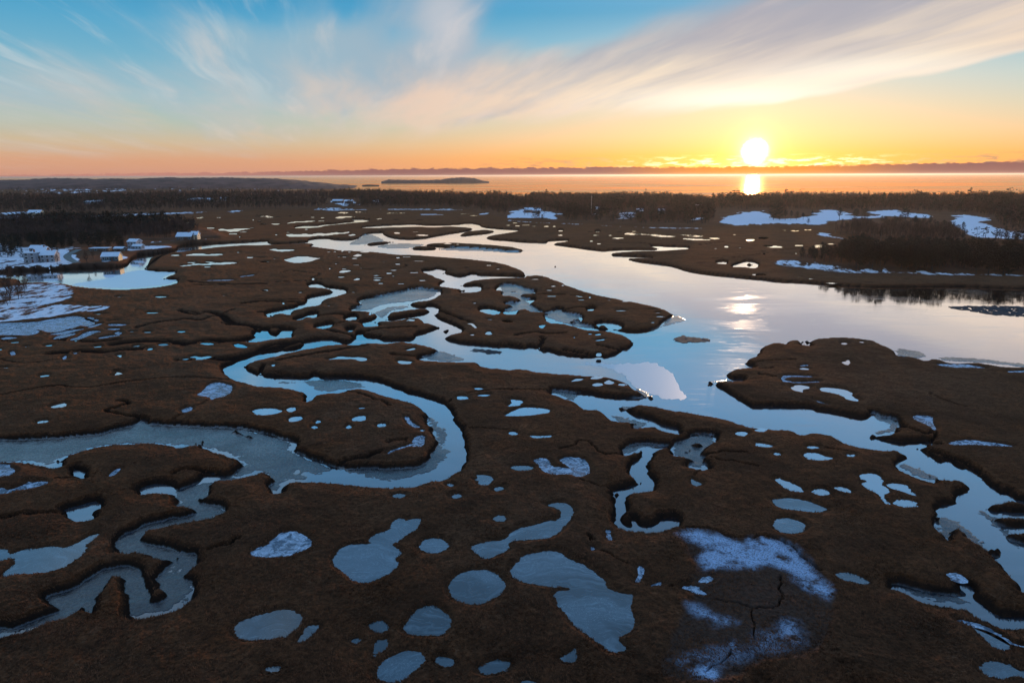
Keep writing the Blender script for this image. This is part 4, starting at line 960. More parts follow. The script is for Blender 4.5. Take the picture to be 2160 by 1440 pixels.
# the country carries on to both sides of the surveyed sheet: its border profile is drawn outwards
def apron(col, sgn):
    rows = np.where((DIST[:, col] < 2050))[0]
    rows = rows[::-1] if sgn < 0 else rows
    off = np.array([0, 12, 60, 250, 1000, 3000.]) * sgn
    bx_, by_, bz_ = WX[rows, col], WY[rows, col], Z[rows, col]
    X = bx_[:, None] + off[None]; Y = by_[:, None] + 0 * off[None]
    nz = (fbm(X / 60, Y / 60, 3, 15) - .5) * 1.2 * (np.arange(6) > 0) * (bz_[:, None] > .8)
    o = mesh_np('ground', np.stack([X, Y, bz_[:, None] + nz], -1).reshape(-1, 3), grid_faces(len(rows), 6), M['ground'])
    for k, a in attr.items():
        at_ = o.data.attributes.new(k, 'FLOAT', 'POINT')
        at_.data.foreach_set('value', np.ascontiguousarray(np.repeat(a[rows, col][:, None], 6, 1), np.float32).ravel())
    return tag(o, kind='structure')
apron(NXg - 1, 1); apron(0, -1)

def quad(name, x0, x1, y0, y1, z, mat, n=1):
    xs = np.linspace(x0, x1, n + 1); ys_ = np.linspace(y0, y1, n + 1)
    X, Y = np.meshgrid(xs, ys_)
    o = mesh_np(name, np.stack([X, Y, X * 0 + z], -1).reshape(-1, 3), grid_faces(n + 1, n + 1)[:, ::-1], mat)
    return tag(o, kind='structure')
quad('river_water', -3500, 3500, 40, 1720, 0.0, M['river'])
quad('sea_water', -160000, 160000, 1720, 220000, 0.0, M['sea'], 4)

# ------------------------------------------------------------------ pools
def poly_sheet(name, P, z, mat, grow=0.0):
    P = np.array(P)
    keep = [0]
    for i in range(1, len(P)):
        if np.hypot(*(P[i] - P[keep[-1]])) > .02: keep.append(i)
    P = P[keep]
    if area(P) < 0: P = P[::-1]
    if grow:
        t = np.roll(P, -1, 0) - np.roll(P, 1, 0)
        nrm = np.stack([t[:, 1], -t[:, 0]], 1); nrm /= np.linalg.norm(nrm, axis=1)[:, None] + 1e-9
        P = P + nrm * grow
    v = [Vector((x, y, z)) for x, y in P]
    tris = geometry.tessellate_polygon([v])
    me = bpy.data.meshes.new(name)
    me.from_pydata([tuple(q) for q in v], [], [(a, b, c) if area(P[[a, b, c]]) > 0 else (a, c, b) for a, b, c in tris])
    me.materials.append(mat)
    o = bpy.data.objects.new(name, me); COL.objects.link(o)
    return o
for k, P in pools:
    if len(P) < 8 or abs(area(P)) < .5: continue
    d = float(np.hypot(P[:, 0].mean(), P[:, 1].mean()))
    gr = .35 + .9 * d * d / (HCAM * F) * .35
    o = poly_sheet('pool', P, PZ, M[dict(w='pool', i='ice', s='snowice')[k]], gr)
    tag(o, kind='structure')

def ragged(P, amt):
    P = chaikin(P, 2); k = (fbm(P[:, 0] / 1.3, P[:, 1] / 2.5, 4, 77) - .5)[:, None]
    return P + np.stack([k[:, 0] * amt, k[:, 0] * amt * 2], 1)
sh = poly_sheet('ice_sheet', ragged(outline(pts('G 640,262 760,248 900,262 1100,250 1230,252 1300,280 1370,330 1410,390 1440,450 1480,500 1508,530 1460,548 1340,550 1260,520 1180,490 1110,455 1060,425 1010,370 940,330 880,290 760,275'), '0'), 2.2), .012, M['sheet'])
tag(poly_sheet('ice_sheet', ragged(outline(pts('A 560,925 720,900 870,880 960,850 1080,815 1170,805 1290,822 1430,826 1400,838 1325,866 1345,884 1440,890 1400,918 1280,936 1100,952 960,956 800,948 650,938'), '0'), 3.0), .012, M['sheet']), kind='structure')
tag(sh, kind='structure')
# rafts of broken ice in the wide river
def ice_raft(q, nfl, label, seed):
    r = np.random.RandomState(seed)
    P = outline(pts(q), '0'); lo, hi = P.min(0), P.max(0)
    vs, fs = [], []
    cnt = 0
    while cnt < nfl:
        c = lo + r.rand(2) * (hi - lo)
        x, y = P[:, 0], P[:, 1]; x2, y2 = np.roll(x, -1), np.roll(y, -1)
        ins = np.sum(((y <= c[1]) != (y2 <= c[1])) & (c[0] < x + (c[1] - y) / (y2 - y + 1e-12) * (x2 - x))) % 2
        if not ins: continue
        cnt += 1
        k = 7; a = np.sort(r.rand(k)) * 6.283; rad = (.35 + r.rand() * .9) * (.6 + .6 * r.rand(k))
        b = len(vs)
        zt = .03 + .07 * r.rand()
        for zz in (-.02, zt):
            for i in range(k): vs.append((c[0] + 1.3 * rad[i] * math.cos(a[i]), c[1] + 1.8 * rad[i] * math.sin(a[i]), zz + (zz > 0) * .03 * r.rand()))
        fs.append(tuple(b + k + i for i in range(k)))
        for i in range(k): fs.append((b + i, b + (i + 1) % k, b + k + (i + 1) % k, b + k + i))
    me = bpy.data.meshes.new('ice_raft'); me.from_pydata(vs, [], fs); me.materials.append(M['floe'])
    o = bpy.data.objects.new('ice_raft', me); COL.objects.link(o)
    tag(o, label, 'ice', 'rafts of broken ice', kind='stuff')
ice_raft('D 1540,1112 1640,1104 1800,1098 2000,1100 2300,1112 2300,1190 2000,1182 1850,1165 1700,1140', 520, 'dark raft of broken ice in the wide river at the right edge', 3)
ice_raft('G 1365,70 1420,48 1480,35 1520,45 1700,58 1660,75 1560,82 1450,85', 130, 'small dark patch of broken ice on the blue river', 4)
ice_raft('F 1750,147 1850,150 1960,160 2005,168 1940,173 1850,165', 60, 'thin dark sliver of broken ice off the marsh bank', 5)

# ------------------------------------------------------------------ hills, islands and rocks on the horizon
def pyx(px, d, z):      # point at ground distance d (forward metres) in photo column px
    dd = ray(px, 400.0); t = d / dd[1]; return dd[0] * t, d, z
def ridge(name, prof, d0, d1, mat, base_z=-1.0, kind='structure', rough=3.0, label=None, cat=None, nx=220, ny=14, seed=1, sc=22.0):
    """prof: list of (px, crest_y_px) at middle distance"""
    px = np.linspace(prof[0][0], prof[-1][0], nx)
    cy = np.interp(px, [p[0] for p in prof], [p[1] for p in prof])
    V = []
    for j in range(ny):
        s = j / (ny - 1); d = d0 + (d1 - d0) * s
        sh = math.sin(math.pi * min(1, s * 1.0)) ** .6
        for i in range(nx):
            dm = (d0 + d1) / 2
            rr = ray(px[i], cy[i]); zc = HCAM + rr[2] / rr[1] * dm
            X, Y, _ = pyx(px[i], d, 0)
            z = base_z + (zc - base_z) * sh
            nz = float(fbm(np.array([X / sc]), np.array([Y / sc]), 3, seed)[0]) - .5
            e = 1.0 if 0 < j < ny - 1 else 0
            V.append((X, Y, z + nz * rough * e * min(1, (zc - base_z) / 4)))
    o = mesh_np(name, np.array(V), grid_faces(ny, nx)[:, ::-1], mat, smooth=False)
    tag(o, label, cat, kind=kind); return o
ridge('hills', [(-500, 386), (-200, 382), (0, 380.5), (52, 379.4), (104, 377), (155, 376.8), (210, 378), (260, 377.8), (310, 377), (363, 375.4), (400, 376.2), (440, 375.6), (492, 375.2), (530, 376.6), (560, 376.2), (592, 378), (620, 380.2), (650, 383), (680, 386), (705, 389.4), (730, 392), (760, 394.5)],
      3300, 4700, M['hill'], rough=14, sc=45.0, nx=500, ny=22, seed=3)
ridge('island', [(805, 383.2), (815, 380.8), (822, 379), (840, 379.3), (900, 380.4), (930, 379), (945, 376), (975, 374.6), (1000, 375.5), (1010, 378.5), (1022, 382), (1032, 383.3)], 5600, 5950, M['rock'], rough=12, nx=260, ny=10, seed=9, sc=18)
ridge('rock_islet', [(764, 390.3), (775, 389.4), (792, 389.5), (800, 390.3)], 4150, 4180, M['rock'], rough=2, nx=30, ny=6)
ridge('rock_islet', [(1778, 411.5), (1790, 409), (1805, 408), (1822, 409.8), (1828, 411.5)], 2060, 2100, M['rock'], rough=1.2, nx=40, ny=8, sc=6)
ridge('rock_islet', [(1828, 414), (1840, 412.8), (1858, 414)], 1960, 1975, M['rock'], rough=.6, nx=30, ny=6, sc=6)

# ------------------------------------------------------------------ trees
def prism(p0, p1, r0, r1, k=3):
    p0, p1 = np.array(p0, float), np.array(p1, float)
    d = p1 - p0; d /= np.linalg.norm(d) + 1e-9
    a = np.cross(d, [0.3, 0.9, .2]); a /= np.linalg.norm(a) + 1e-9; b = np.cross(d, a)
    ang = np.arange(k) / k * 2 * math.pi
    ring = np.cos(ang)[:, None] * a + np.sin(ang)[:, None] * b
    v = np.vstack([p0 + ring * r0, p1 + ring * r1])
    f = []
    for i in range(k):
        j = (i + 1) % k; f += [(i, j, k + j), (i, k + j, k + i)]
    return v, np.array(f)

class Acc:
    def __init__(s): s.v, s.f, s.n = [], [], 0
    def add(s, v, f): s.v.append(np.asarray(v, float)); s.f.append(np.asarray(f, int) + s.n); s.n += len(v)
    def arr(s): return np.vstack(s.v), np.vstack(s.f)

def leaf(r, c, size, flat=.6):
    """small irregular clump: a squashed tetrahedron"""
    a = r.randn(4, 3); a /= np.linalg.norm(a, axis=1)[:, None]; a[:, 2] *= flat
    return c + a * size * (.6 + .6 * r.rand(4, 1)), np.array([(0, 1, 2), (0, 2, 3), (0, 3, 1), (1, 3, 2)])

def bare_tree(seed, h=14.0, nb=30, spread=.36, twigs=900, vase=0):
    r = np.random.RandomState(seed); T_, C = Acc(), Acc()
    lean = r.randn(2) * .02 * h
    pts_ = [np.array([0, 0, -.4])]
    for k in range(1, 6):
        s = k / 5; pts_.append(np.array([lean[0] * s + r.randn() * .012 * h, lean[1] * s + r.randn() * .012 * h, h * .93 * s]))
    for k in range(5): T_.add(*prism(pts_[k], pts_[k + 1], .020 * h * (1 - .17 * k), .020 * h * (1 - .17 * (k + 1)), 4))
    for i in range(nb):
        s = .22 + .75 * (i / nb) + r.rand() * .04; s = min(s, .97)
        k = min(4, int(s * 5)); base = pts_[k] + (pts_[k + 1] - pts_[k]) * (s * 5 - k)
        a = i * 2.4 + r.rand(); L = h * spread * (1.15 - .75 * s) * (.7 + .5 * r.rand()); up = .75 + .5 * r.rand() + .3 * vase
        dr = np.array([math.cos(a), math.sin(a), up]); dr /= np.linalg.norm(dr)
        mid = base + dr * L * .55; end = mid + (dr + np.array([0, 0, .35]) + r.randn(3) * .25) * L * .5
        C.add(*prism(base, mid, .0075 * h * (1.2 - s), .0045 * h, 3)); C.add(*prism(mid, end, .0045 * h, .0015 * h, 3))
        for _ in range(twigs // nb):
            q = base + (mid - base) * (.4 + .6 * r.rand()) if r.rand() < .4 else mid + (end - mid) * r.rand()
            e = q + (dr * .5 + r.randn(3) * .55 + np.array([0, 0, .5])) * L * (.12 + .30 * r.rand())
            w = np.cross(e - q, r.randn(3)); w /= np.linalg.norm(w) + 1e-9; w *= .0046 * h
            C.add(np.array([q - w, q + w, e + w * .3]), np.array([(0, 1, 2)]))
    return T_.arr(), C.arr()

def pine_tree(seed, h=14.0, w=.26, n=900, low=.25, irregular=.5, top=.12, form='pine'):
    r = np.random.RandomState(seed); T_, C = Acc(), Acc()
    lean = r.randn(2) * .02 * h
    T_.add(*prism((0, 0, -.4), (lean[0], lean[1], h * .55), .020 * h, .012 * h, 5))
    T_.add(*prism((lean[0], lean[1], h * .55), (lean[0] * 1.5, lean[1] * 1.5, h * .95), .012 * h, .004 * h, 4))
    nb = 30
    for i in range(nb):
        s = low + (1 - low) * (i + r.rand() * .8) / nb
        a = i * 2.399 + r.rand() * .9
        if form == 'fir': prof = 1.15 * (1 - s) ** .85 + .05
        elif form == 'round': prof = math.sqrt(max(0.02, 1 - ((s - .52) / .50) ** 2))
        else: prof = .25 + .75 * math.sin(math.pi * min(1, max(0, (s - low) / (1 - low) * .80 + .16)))
        L = h * w * prof * (1 - irregular * .55 + irregular * .9 * r.rand())
        base = np.array([lean[0] * s * 1.5, lean[1] * s * 1.5, h * s * .96])
        dr = np.array([math.cos(a), math.sin(a), (-.15 if form == 'fir' else .12) + .22 * r.rand()])
        end = base + dr * L
        T_.add(*prism(base, base + dr * L * .85, .005 * h, .002 * h, 3))
        m = max(5, int(n / nb * (.5 + prof)))
        nc = 1 + int(3 * prof)
        cl = [base + (end - base) * (.35 + .65 * (q + r.rand()) / nc) for q in range(nc)]
        for _ in range(m):
            if r.rand() < .75: c = cl[r.randint(nc)] + r.randn(3) * np.array([1, 1, .42]) * (L * .13 + .012 * h)
            else: c = base + (end - base) * (.15 + .85 * r.rand()) + r.randn(3) * np.array([1, 1, .4]) * L * .10
            v, f = leaf(r, c, h * .027 * (.55 + r.rand()), .6)
            C.add(v, f)
    for _ in range(26):
        v, f = leaf(r, np.array([lean[0] * 1.5, lean[1] * 1.5, h * (.90 + .10 * r.rand())]) + r.randn(3) * .018 * h, h * .024, .9); C.add(v, f)
    return T_.arr(), C.arr()

def proto_meshes(kind, seeds, **kw):
    out = []
    for s in seeds:
        fn = bare_tree if kind == 'bare' else pine_tree
        (tv, tf), (cv, cf) = fn(s, **kw)
        out.append(((tv, tf), (cv, cf)))
    return out
P_bare = proto_meshes('bare', range(1, 7), h=14.0)
P_birch = proto_meshes('bare', range(31, 35), h=15.0, spread=.24, nb=26, vase=1)
P_pine = proto_meshes('pine', range(11, 16), h=14.0, w=.24, n=800) + proto_meshes('pine', range(50, 54), h=15.0, w=.20, low=.42, n=600, irregular=.8)
P_fir = proto_meshes('pine', range(21, 24), h=13.0, w=.22, n=1000, low=.06, irregular=.3, form='fir')
P_round = proto_meshes('pine', range(61, 64), h=13.0, w=.34, n=1300, low=.10, irregular=.35, form='round')
P_bush = proto_meshes('bare', range(41, 44), h=4.0, nb=24, spread=.6, twigs=500)

KM = {}
def keep_meshes(key, protos, tm, cm):
    L = []
    for (tv, tf), (cv, cf) in protos:
        a = mesh_np('trunk', tv, tf, tm); b = mesh_np('crown', cv, cf, cm)
        L.append((a.data, b.data, float(cv[:, 2].max())))
        bpy.data.objects.remove(a); bpy.data.objects.remove(b)
    KM[key] = L
keep_meshes('bare', P_bare, M['bark'], M['twig']); keep_meshes('birch', P_birch, M['bark_pale'], M['twig'])
keep_meshes('rusty', P_bare[:3], M['bark'], M['twig_red'])
keep_meshes('pine', P_pine, M['bark'], M['pine']); keep_meshes('pine_warm', P_pine[:5], M['bark'], M['pine_warm'])
keep_meshes('fir', P_fir, M['bark'], M['pine']); keep_meshes('round', P_round, M['bark'], M['pine']); keep_meshes('bush', P_bush, M['bark'], M['twig_red'])
NM = dict(bare='bare_tree', birch='bare_tree', rusty='bare_tree', pine='pine_tree', pine_warm='pine_tree', fir='fir_tree', round='evergreen_tree', bush='shrub')
CT = dict(bare='tree', birch='tree', rusty='tree', pine='pine tree', pine_warm='pine tree', fir='fir tree', round='tree', bush='shrub')
tr = random.Random(5)
def plant(kind, X, Y, h, label, group=None):
    X, Y = float(X), float(Y)
    z = float(height_at(X, Y)[0])
    if z < .3: return None
    tm, cm, hh = tr.choice(KM[kind])
    e = bpy.data.objects.new(NM[kind], None); COL.objects.link(e)
    e.location = (X, Y, z - .1); e.rotation_euler.z = tr.random() * 6.283
    s = h / hh; w = s * tr.uniform(.85, 1.2); e.scale = (w, w, s); e.empty_display_size = .5
    for nm, me in (('trunk', tm), ('crown', cm)):
        o = bpy.data.objects.new(nm, me); COL.objects.link(o); o.parent = e
    tag(e, label, CT[kind], group); return e
def at(px, py, z=2.5): 
    X, Y = ground(np.array([float(px)]), np.array([float(py)]), z); return float(X[0]), float(Y[0])
def tp(tile, x, y): return T[tile][0] + x / K_, T[tile][1] + y / K_
def inside(P, c):
    x, y = P[:, 0], P[:, 1]; x2, y2 = np.roll(x, -1), np.roll(y, -1)
    return np.sum(((y <= c[1]) != (y2 <= c[1])) & (c[0] < x + (c[1] - y) / (y2 - y + 1e-12) * (x2 - x))) % 2 == 1
def grove(q, n, kinds, hrange, label, group, seed=1, mind=2.5, avoid=True, by_px=True):
    """individual trees inside a photo outline"""
    r = np.random.RandomState(seed); Pp = pts(q); lo, hi = Pp.min(0), Pp.max(0)
    got, tries = [], 0
    while len(got) < n and tries < n * 60:
        tries += 1
        c = lo + r.rand(2) * (hi - lo)
        if not inside(Pp, c): continue
        X, Y = at(*c)
        if any((X - a) ** 2 + (Y - b) ** 2 < mind ** 2 for a, b in got): continue
        if avoid and sample(landw, X, Y)[0] < 1.5: continue
        got.append((X, Y))
        k = kinds[r.randint(len(kinds))]
        t = (c[0] - lo[0]) / (hi[0] - lo[0] + 1e-6)
        h0, h1 = hrange(t) if callable(hrange) else hrange
        plant(k, X, Y, h0 + (h1 - h0) * r.rand(), label if isinstance(label, str) else label[k], group if isinstance(group, str) else group[k])

# dark pines along the snowy shore on the right
grove('D 330,740 480,760 650,785 800,805 1050,806 1200,812 1600,832 2350,846 2350,770 1600,740 1000,700 500,690 350,715', 120, ['pine', 'pine', 'pine_warm', 'round'],
      lambda t: (5 + min(9, t * 40), 9 + min(8, t * 34)), 'dark tree crowded in the long grove above the snowy river shore on the right', 'trees of the long shore grove', seed=2, mind=3.6)
# bare wood on the point behind it
grove('D 600,500 700,525 860,552 1100,572 1350,585 1600,590 1700,575 1600,545 1450,520 1300,500 1000,490 750,480', 120, ['birch', 'birch', 'bare', 'birch'], (10, 16),
      'slender bare tree in the thicket on the point ringed by a strip of snow', 'bare trees on the point', seed=3, mind=3.2)
grove('D 600,490 700,470 850,455 1000,430 1350,440 1420,470 1300,480 1000,470 700,495', 26, ['pine_warm', 'pine', 'bare'], (8, 13),
      dict(pine='dark pine on the back edge of the bare thicket on the snow ringed point', pine_warm='dark pine on the back edge of the bare thicket on the snow ringed point', bare='bare tree among pines on the back edge of the snow ringed point'),
      dict(pine='pines behind the thicket', pine_warm='pines behind the thicket', bare='bare trees behind the thicket'), seed=4, mind=4)
SG = [ # kind, tile, x, y(base), top y, label
 ('pine', 'D', 655, 420, 318, 'tall thin pine with layered open branches on the snowfield edge'),
 ('fir', 'D', 435, 376, 325, 'small dark conical tree alone in the middle of the snowfield'),
 ('round', 'D', 1192, 408, 318, 'broad dense evergreen standing alone between two white clearings'),
 ('bare', 'D', 402, 437, 380, 'little bare tree on the near edge of the long snowfield'),
 ('pine', 'D', 362, 405, 352, 'small round pine right of the row on the snowfield'),
 ('pine', 'D', 308, 404, 340, 'dark pine at the right end of the row on the snowfield'),
 ('pine', 'D', 262, 405, 335, 'second pine from the right end of the row on the snowfield'),
 ('round', 'D', 172, 408, 275, 'biggest dark tree in the clump left of the row on the snowfield'),
 ('round', 'D', 120, 406, 285, 'dark full tree at the left end of the clump on the snowfield'),
 ('pine', 'D', 216, 408, 330, 'thin pine between the big clump and the row on the snowfield'),
 ('round', 'D', 790, 378, 320, 'dark rounded tree at the far edge of the snowfield, left of two'),
 ('round', 'D', 860, 380, 315, 'dark rounded tree at the far edge of the snowfield, right of two'),
 ('pine', 'D', 1445, 505, 432, 'leftmost pine of the open row beside the large snowy clearing'),
 ('pine', 'D', 1500, 520, 430, 'tall pine in the open row beside the large snowy clearing, second from left'),
 ('pine', 'D', 1545, 525, 445, 'pine third from left in the open row beside the large snowy clearing'),
 ('pine', 'D', 1612, 530, 462, 'leaning pine near the clearing, left of the tallest one in the row'),
 ('pine', 'D', 1655, 532, 446, 'tallest open pine against the white of the large snowy clearing'),
 ('pine', 'D', 1688, 548, 500, 'short pine at the right end of the open row against the clearing'),
 ('pine', 'D', 1950, 580, 510, 'left pine of the pair in front of the large snowy clearing'),
 ('pine', 'D', 2000, 580, 485, 'right and taller pine of the pair in front of the large snowy clearing'),
 ('pine', 'D', 2090, 600, 535, 'pine near the right edge between two patches of snow'),
 ('pine', 'C', 322, 408, 350, 'single dark pine standing in the white field left of the mast'),
 ('round', 'A', 925, 560, 462, 'very large round dark tree rising behind the shore houses'),
 ('fir', 'A', 120, 690, 570, 'tall dark spruce left of the white houses'),
 ('fir', 'A', 40, 800, 720, 'bushy dark tree by the shore at the far left edge'),
 ('rusty', 'A', 735, 770, 620, 'tall tawny bare willow by the shore beside the road'),
 ('rusty', 'A', 712, 765, 665, 'lower tawny bare tree leaning beside the tall willow'),
 ('fir', 'A', 825, 775, 700, 'dark narrow tree in front of the long house with the lit gable'),
 ('fir', 'A', 868, 775, 735, 'low dark tree in front of the long house, nearer its lit end'),
]
SG += [('bare', 'A', 215, 790, 715, 'small bare tree in front of the left corner of the tall white house'), ('fir', 'A', 325, 700, 640, 'small dark spruce just behind the gap between the white houses'),
 ('bare', 'A', 470, 775, 690, 'bare tree on the snowy lawn right of the white houses'), ('round', 'A', 455, 700, 630, 'dark evergreen behind the lawn right of the white houses'),
 ('fir', 'A', 185, 720, 640, 'dark spruce touching the left side of the tall white house'), ('rusty', 'A', 760, 720, 650, 'tawny bare tree between the road and the flat roofed boathouse'),
 ('fir', 'A', 1010, 655, 585, 'dark spruce beside the left wall of the white villa'), ('bush', 'A', 1255, 655, 630, 'brown shrub on the snowy spit right of the villa'),
 ('bare', 'A', 1500, 590, 520, 'bare tree right of the barn by the creek'), ('rusty', 'A', 1660, 590, 520, 'tawny bare tree at the tip of the wooded point right of the barn')]
for k, t, x, yb, yt, lab in SG:
    px, pyb = tp(t, x, yb); X, Y = at(px, pyb)
    d = math.hypot(X, Y); h = (yb - yt) / K_ * d / F * 1.02
    plant(k, X, Y, max(2, h), lab)
grove('A 200,600 420,560 600,560 660,600 560,640 460,650 260,650', 26, ['round', 'fir', 'pine'], (7, 12), 'dark evergreen in the clump rising behind the white houses', 'evergreens behind the white houses', seed=7, mind=4)
grove('A 650,600 800,575 1040,600 1040,640 900,655 750,650 660,630', 17, ['round', 'round', 'pine'], (8, 13), 'dark evergreen in the dense clump between the road and the shore villa', 'evergreens by the shore villa', seed=8, mind=4)
grove('A -200,860 60,860 190,900 300,960 180,1040 90,1080 0,1120 -200,1120', 44, ['rusty', 'bare'], (5, 10), 'bare brown tree in the thicket at the left edge above the snowy flats', 'bare trees at the left edge', seed=9, mind=3)
grove('A 60,790 300,792 640,770 640,795 300,812 60,820', 34, ['bush'], (1.2, 2.6), 'low dark shrub on the snowy bank below the white houses', 'shore shrubs below the houses', seed=10, mind=1.2, avoid=False)
grove('A 0,590 200,590 190,700 60,720 0,720', 14, ['fir', 'round'], (7, 11), 'dark evergreen in the snowy yards at the far left', 'evergreens in the left yards', seed=12, mind=5)

# far woods: one object each, thousands of simple trees
def lod(protos, keepc, seed):
    r = np.random.RandomState(seed); out = []
    for (tv, tf), (cv, cf) in protos:
        k = min(len(cf), keepc)
        # keep every clump of faces whole where they come in fours
        if len(cf) % 4 == 0 and len(cv) == len(cf): 
            c = r.choice(len(cf) // 4, k // 4, replace=False); idx = (c[:, None] * 4 + np.arange(4)).ravel()
        else: idx = r.choice(len(cf), k, replace=False)
        f = cf[idx]; u_, inv = np.unique(f, return_inverse=True)
        v = cv[u_].copy(); f = inv.reshape(-1, 3)
        # fatter pieces make up for the ones left out
        g_ = min(3.4, math.sqrt(len(cf) / k) * .75)
        cent = v[f].mean(1)
        vv = (cent[:, None] + (v[f] - cent[:, None]) * g_).reshape(-1, 3)
        ff = np.arange(len(vv)).reshape(-1, 3)
        tv2, tf2 = prism((0, 0, -.4), (0, 0, tv[:, 2].max() * .8), .28, .08, 3)
        V_ = np.vstack([vv, tv2]); F_ = np.vstack([ff, tf2 + len(vv)])
        mi = np.concatenate([np.zeros(len(ff), int), np.ones(len(tf2), int)])
        out.append((V_, F_, mi, v[:, 2].max()))
    return out
L_bare = lod(P_bare + P_birch, 96, 1); L_pine = lod(P_pine, 88, 2); L_round = lod(P_round, 120, 3)
def wood(name, q, n, hr, mixp, label, seed, avoid_snow=True, front=0.0, mats=('twig', 'pine', 'bark'), xy=None):
    r = np.random.RandomState(seed); P = outline(pts(q), 'P') if xy is None else xy
    lo, hi = P.min(0), P.max(0)
    c = lo + r.rand(n * 8, 2) * (hi - lo)
    x, y = P[:, 0], P[:, 1]; x2, y2 = np.roll(x, -1), np.roll(y, -1)
    ins = np.zeros(len(c), int)
    for i in range(len(P)):
        ins += ((y[i] <= c[:, 1]) != (y2[i] <= c[:, 1])) & (c[:, 0] < x[i] + (c[:, 1] - y[i]) / (y2[i] - y[i] + 1e-12) * (x2[i] - x[i]))
    c = c[ins % 2 == 1]
    sn = sample(snow, c[:, 0], c[:, 1]); ld = sample(landw, c[:, 0], c[:, 1])
    ok = (ld > 2) & ((sn < -1.0) | (r.rand(len(c)) < .03)) if avoid_snow else (ld > 2)
    c = c[ok][:n]
    zz = sample(Z, c[:, 0], c[:, 1])
    Vs, Fs, Ms, off = [], [], [], 0
    patch = fbm(c[:, 0] / 70, c[:, 1] / 70, 3, seed + 5)
    for i in range(len(c)):
        ev = (patch[i] + .12 * r.randn()) > mixp
        src = (L_round if r.rand() < .35 else L_pine) if ev else L_bare
        v, f, mi, hh = src[r.randint(len(src))]
        h = (hr[0] + (hr[1] - hr[0]) * r.rand() ** 1.5) * (.72 + .6 * patch[i]) * (1.35 if r.rand() < .05 else 1) ; s = h / hh; a = r.rand() * 6.283; ca, sa = math.cos(a) * s * 1.15, math.sin(a) * s * 1.15
        W = np.empty_like(v); W[:, 0] = v[:, 0] * ca - v[:, 1] * sa + c[i, 0]; W[:, 1] = v[:, 0] * sa + v[:, 1] * ca + c[i, 1]; W[:, 2] = v[:, 2] * s + zz[i]
        Vs.append(W); Fs.append(f + off); off += len(v)
        Ms.append(np.where(mi == 1, 2, 1 if ev else 0))
    if not Vs: return
    o = mesh_np(name, np.vstack(Vs), np.vstack(Fs), M[mats[0]])
    o.data.materials.append(M[mats[1]]); o.data.materials.append(M[mats[2]])
    o.data.polygons.foreach_set('material_index', np.concatenate(Ms).astype(np.int32))
    tag(o, label, 'woodland', kind='stuff')
wood('woodland', 'A -300,575 100,590 300,620 600,610 800,590 1040,560 1300,580 1420,560 1560,545 1620,510 1600,485 1500,470 1300,450 1000,430 700,425 -300,440', 1700, (8, 13), .60, 'brown leafless woodland behind the shore village on the left', 1)
wood('woodland', 'A -400,370 240,350 600,358 1100,340 1690,326 2160,318 B 400,312 600,305 600,180 300,165 60,150 A 1500,150 700,150 -400,150', 5200, (7, 15), .52, 'wide belt of bare woodland below the hills on the left', 2)
wood('woodland', 'B 600,310 1200,306 1700,310 1900,352 2083,385 C 80,385 C 100,215 B 1900,215 1300,195 1000,180 600,172', 4200, (7, 15), .50, 'belt of bare woodland between the marsh and the sea in the middle', 3)
wood('woodland', 'C 80,395 400,412 700,425 1240,455 1700,450 1720,400 1700,240 1300,222 900,215 80,215', 4600, (7, 15), .46, 'belt of mixed woodland in front of the sea left of the sun', 4)
wood('woodland', 'C 1700,240 D 0,232 600,228 1200,228 2160,232 2700,235 2700,560 2160,520 1960,470 1900,380 1560,360 1200,330 900,330 480,330 100,325 C 1700,330', 5600, (7, 17), .43, 'mixed pines and bare trees between the snowfields and the sea under the sun', 5)
wood('woodland', 'D 1900,470 2000,500 2160,520 2700,560 2700,700 2160,640 1900,590 1700,580 2160,590 2160,540', 120, (7, 12), .45, 'thin scatter of trees along the right edge behind the shore grove', 6)

wood('undergrowth', 'D 600,500 700,525 860,552 1100,572 1350,585 1600,590 1700,575 1600,545 1450,520 1300,500 1000,470 750,480', 420, (2.5, 7), .9, 'brown brush under the bare trees on the point', 7)
wood('undergrowth', 'D 330,740 480,765 650,790 800,808 1200,815 1600,835 2500,850 2500,740 1600,720 1000,690 500,690 350,715', 650, (2, 6), .55, 'low brush between the trees of the long shore grove', 8)
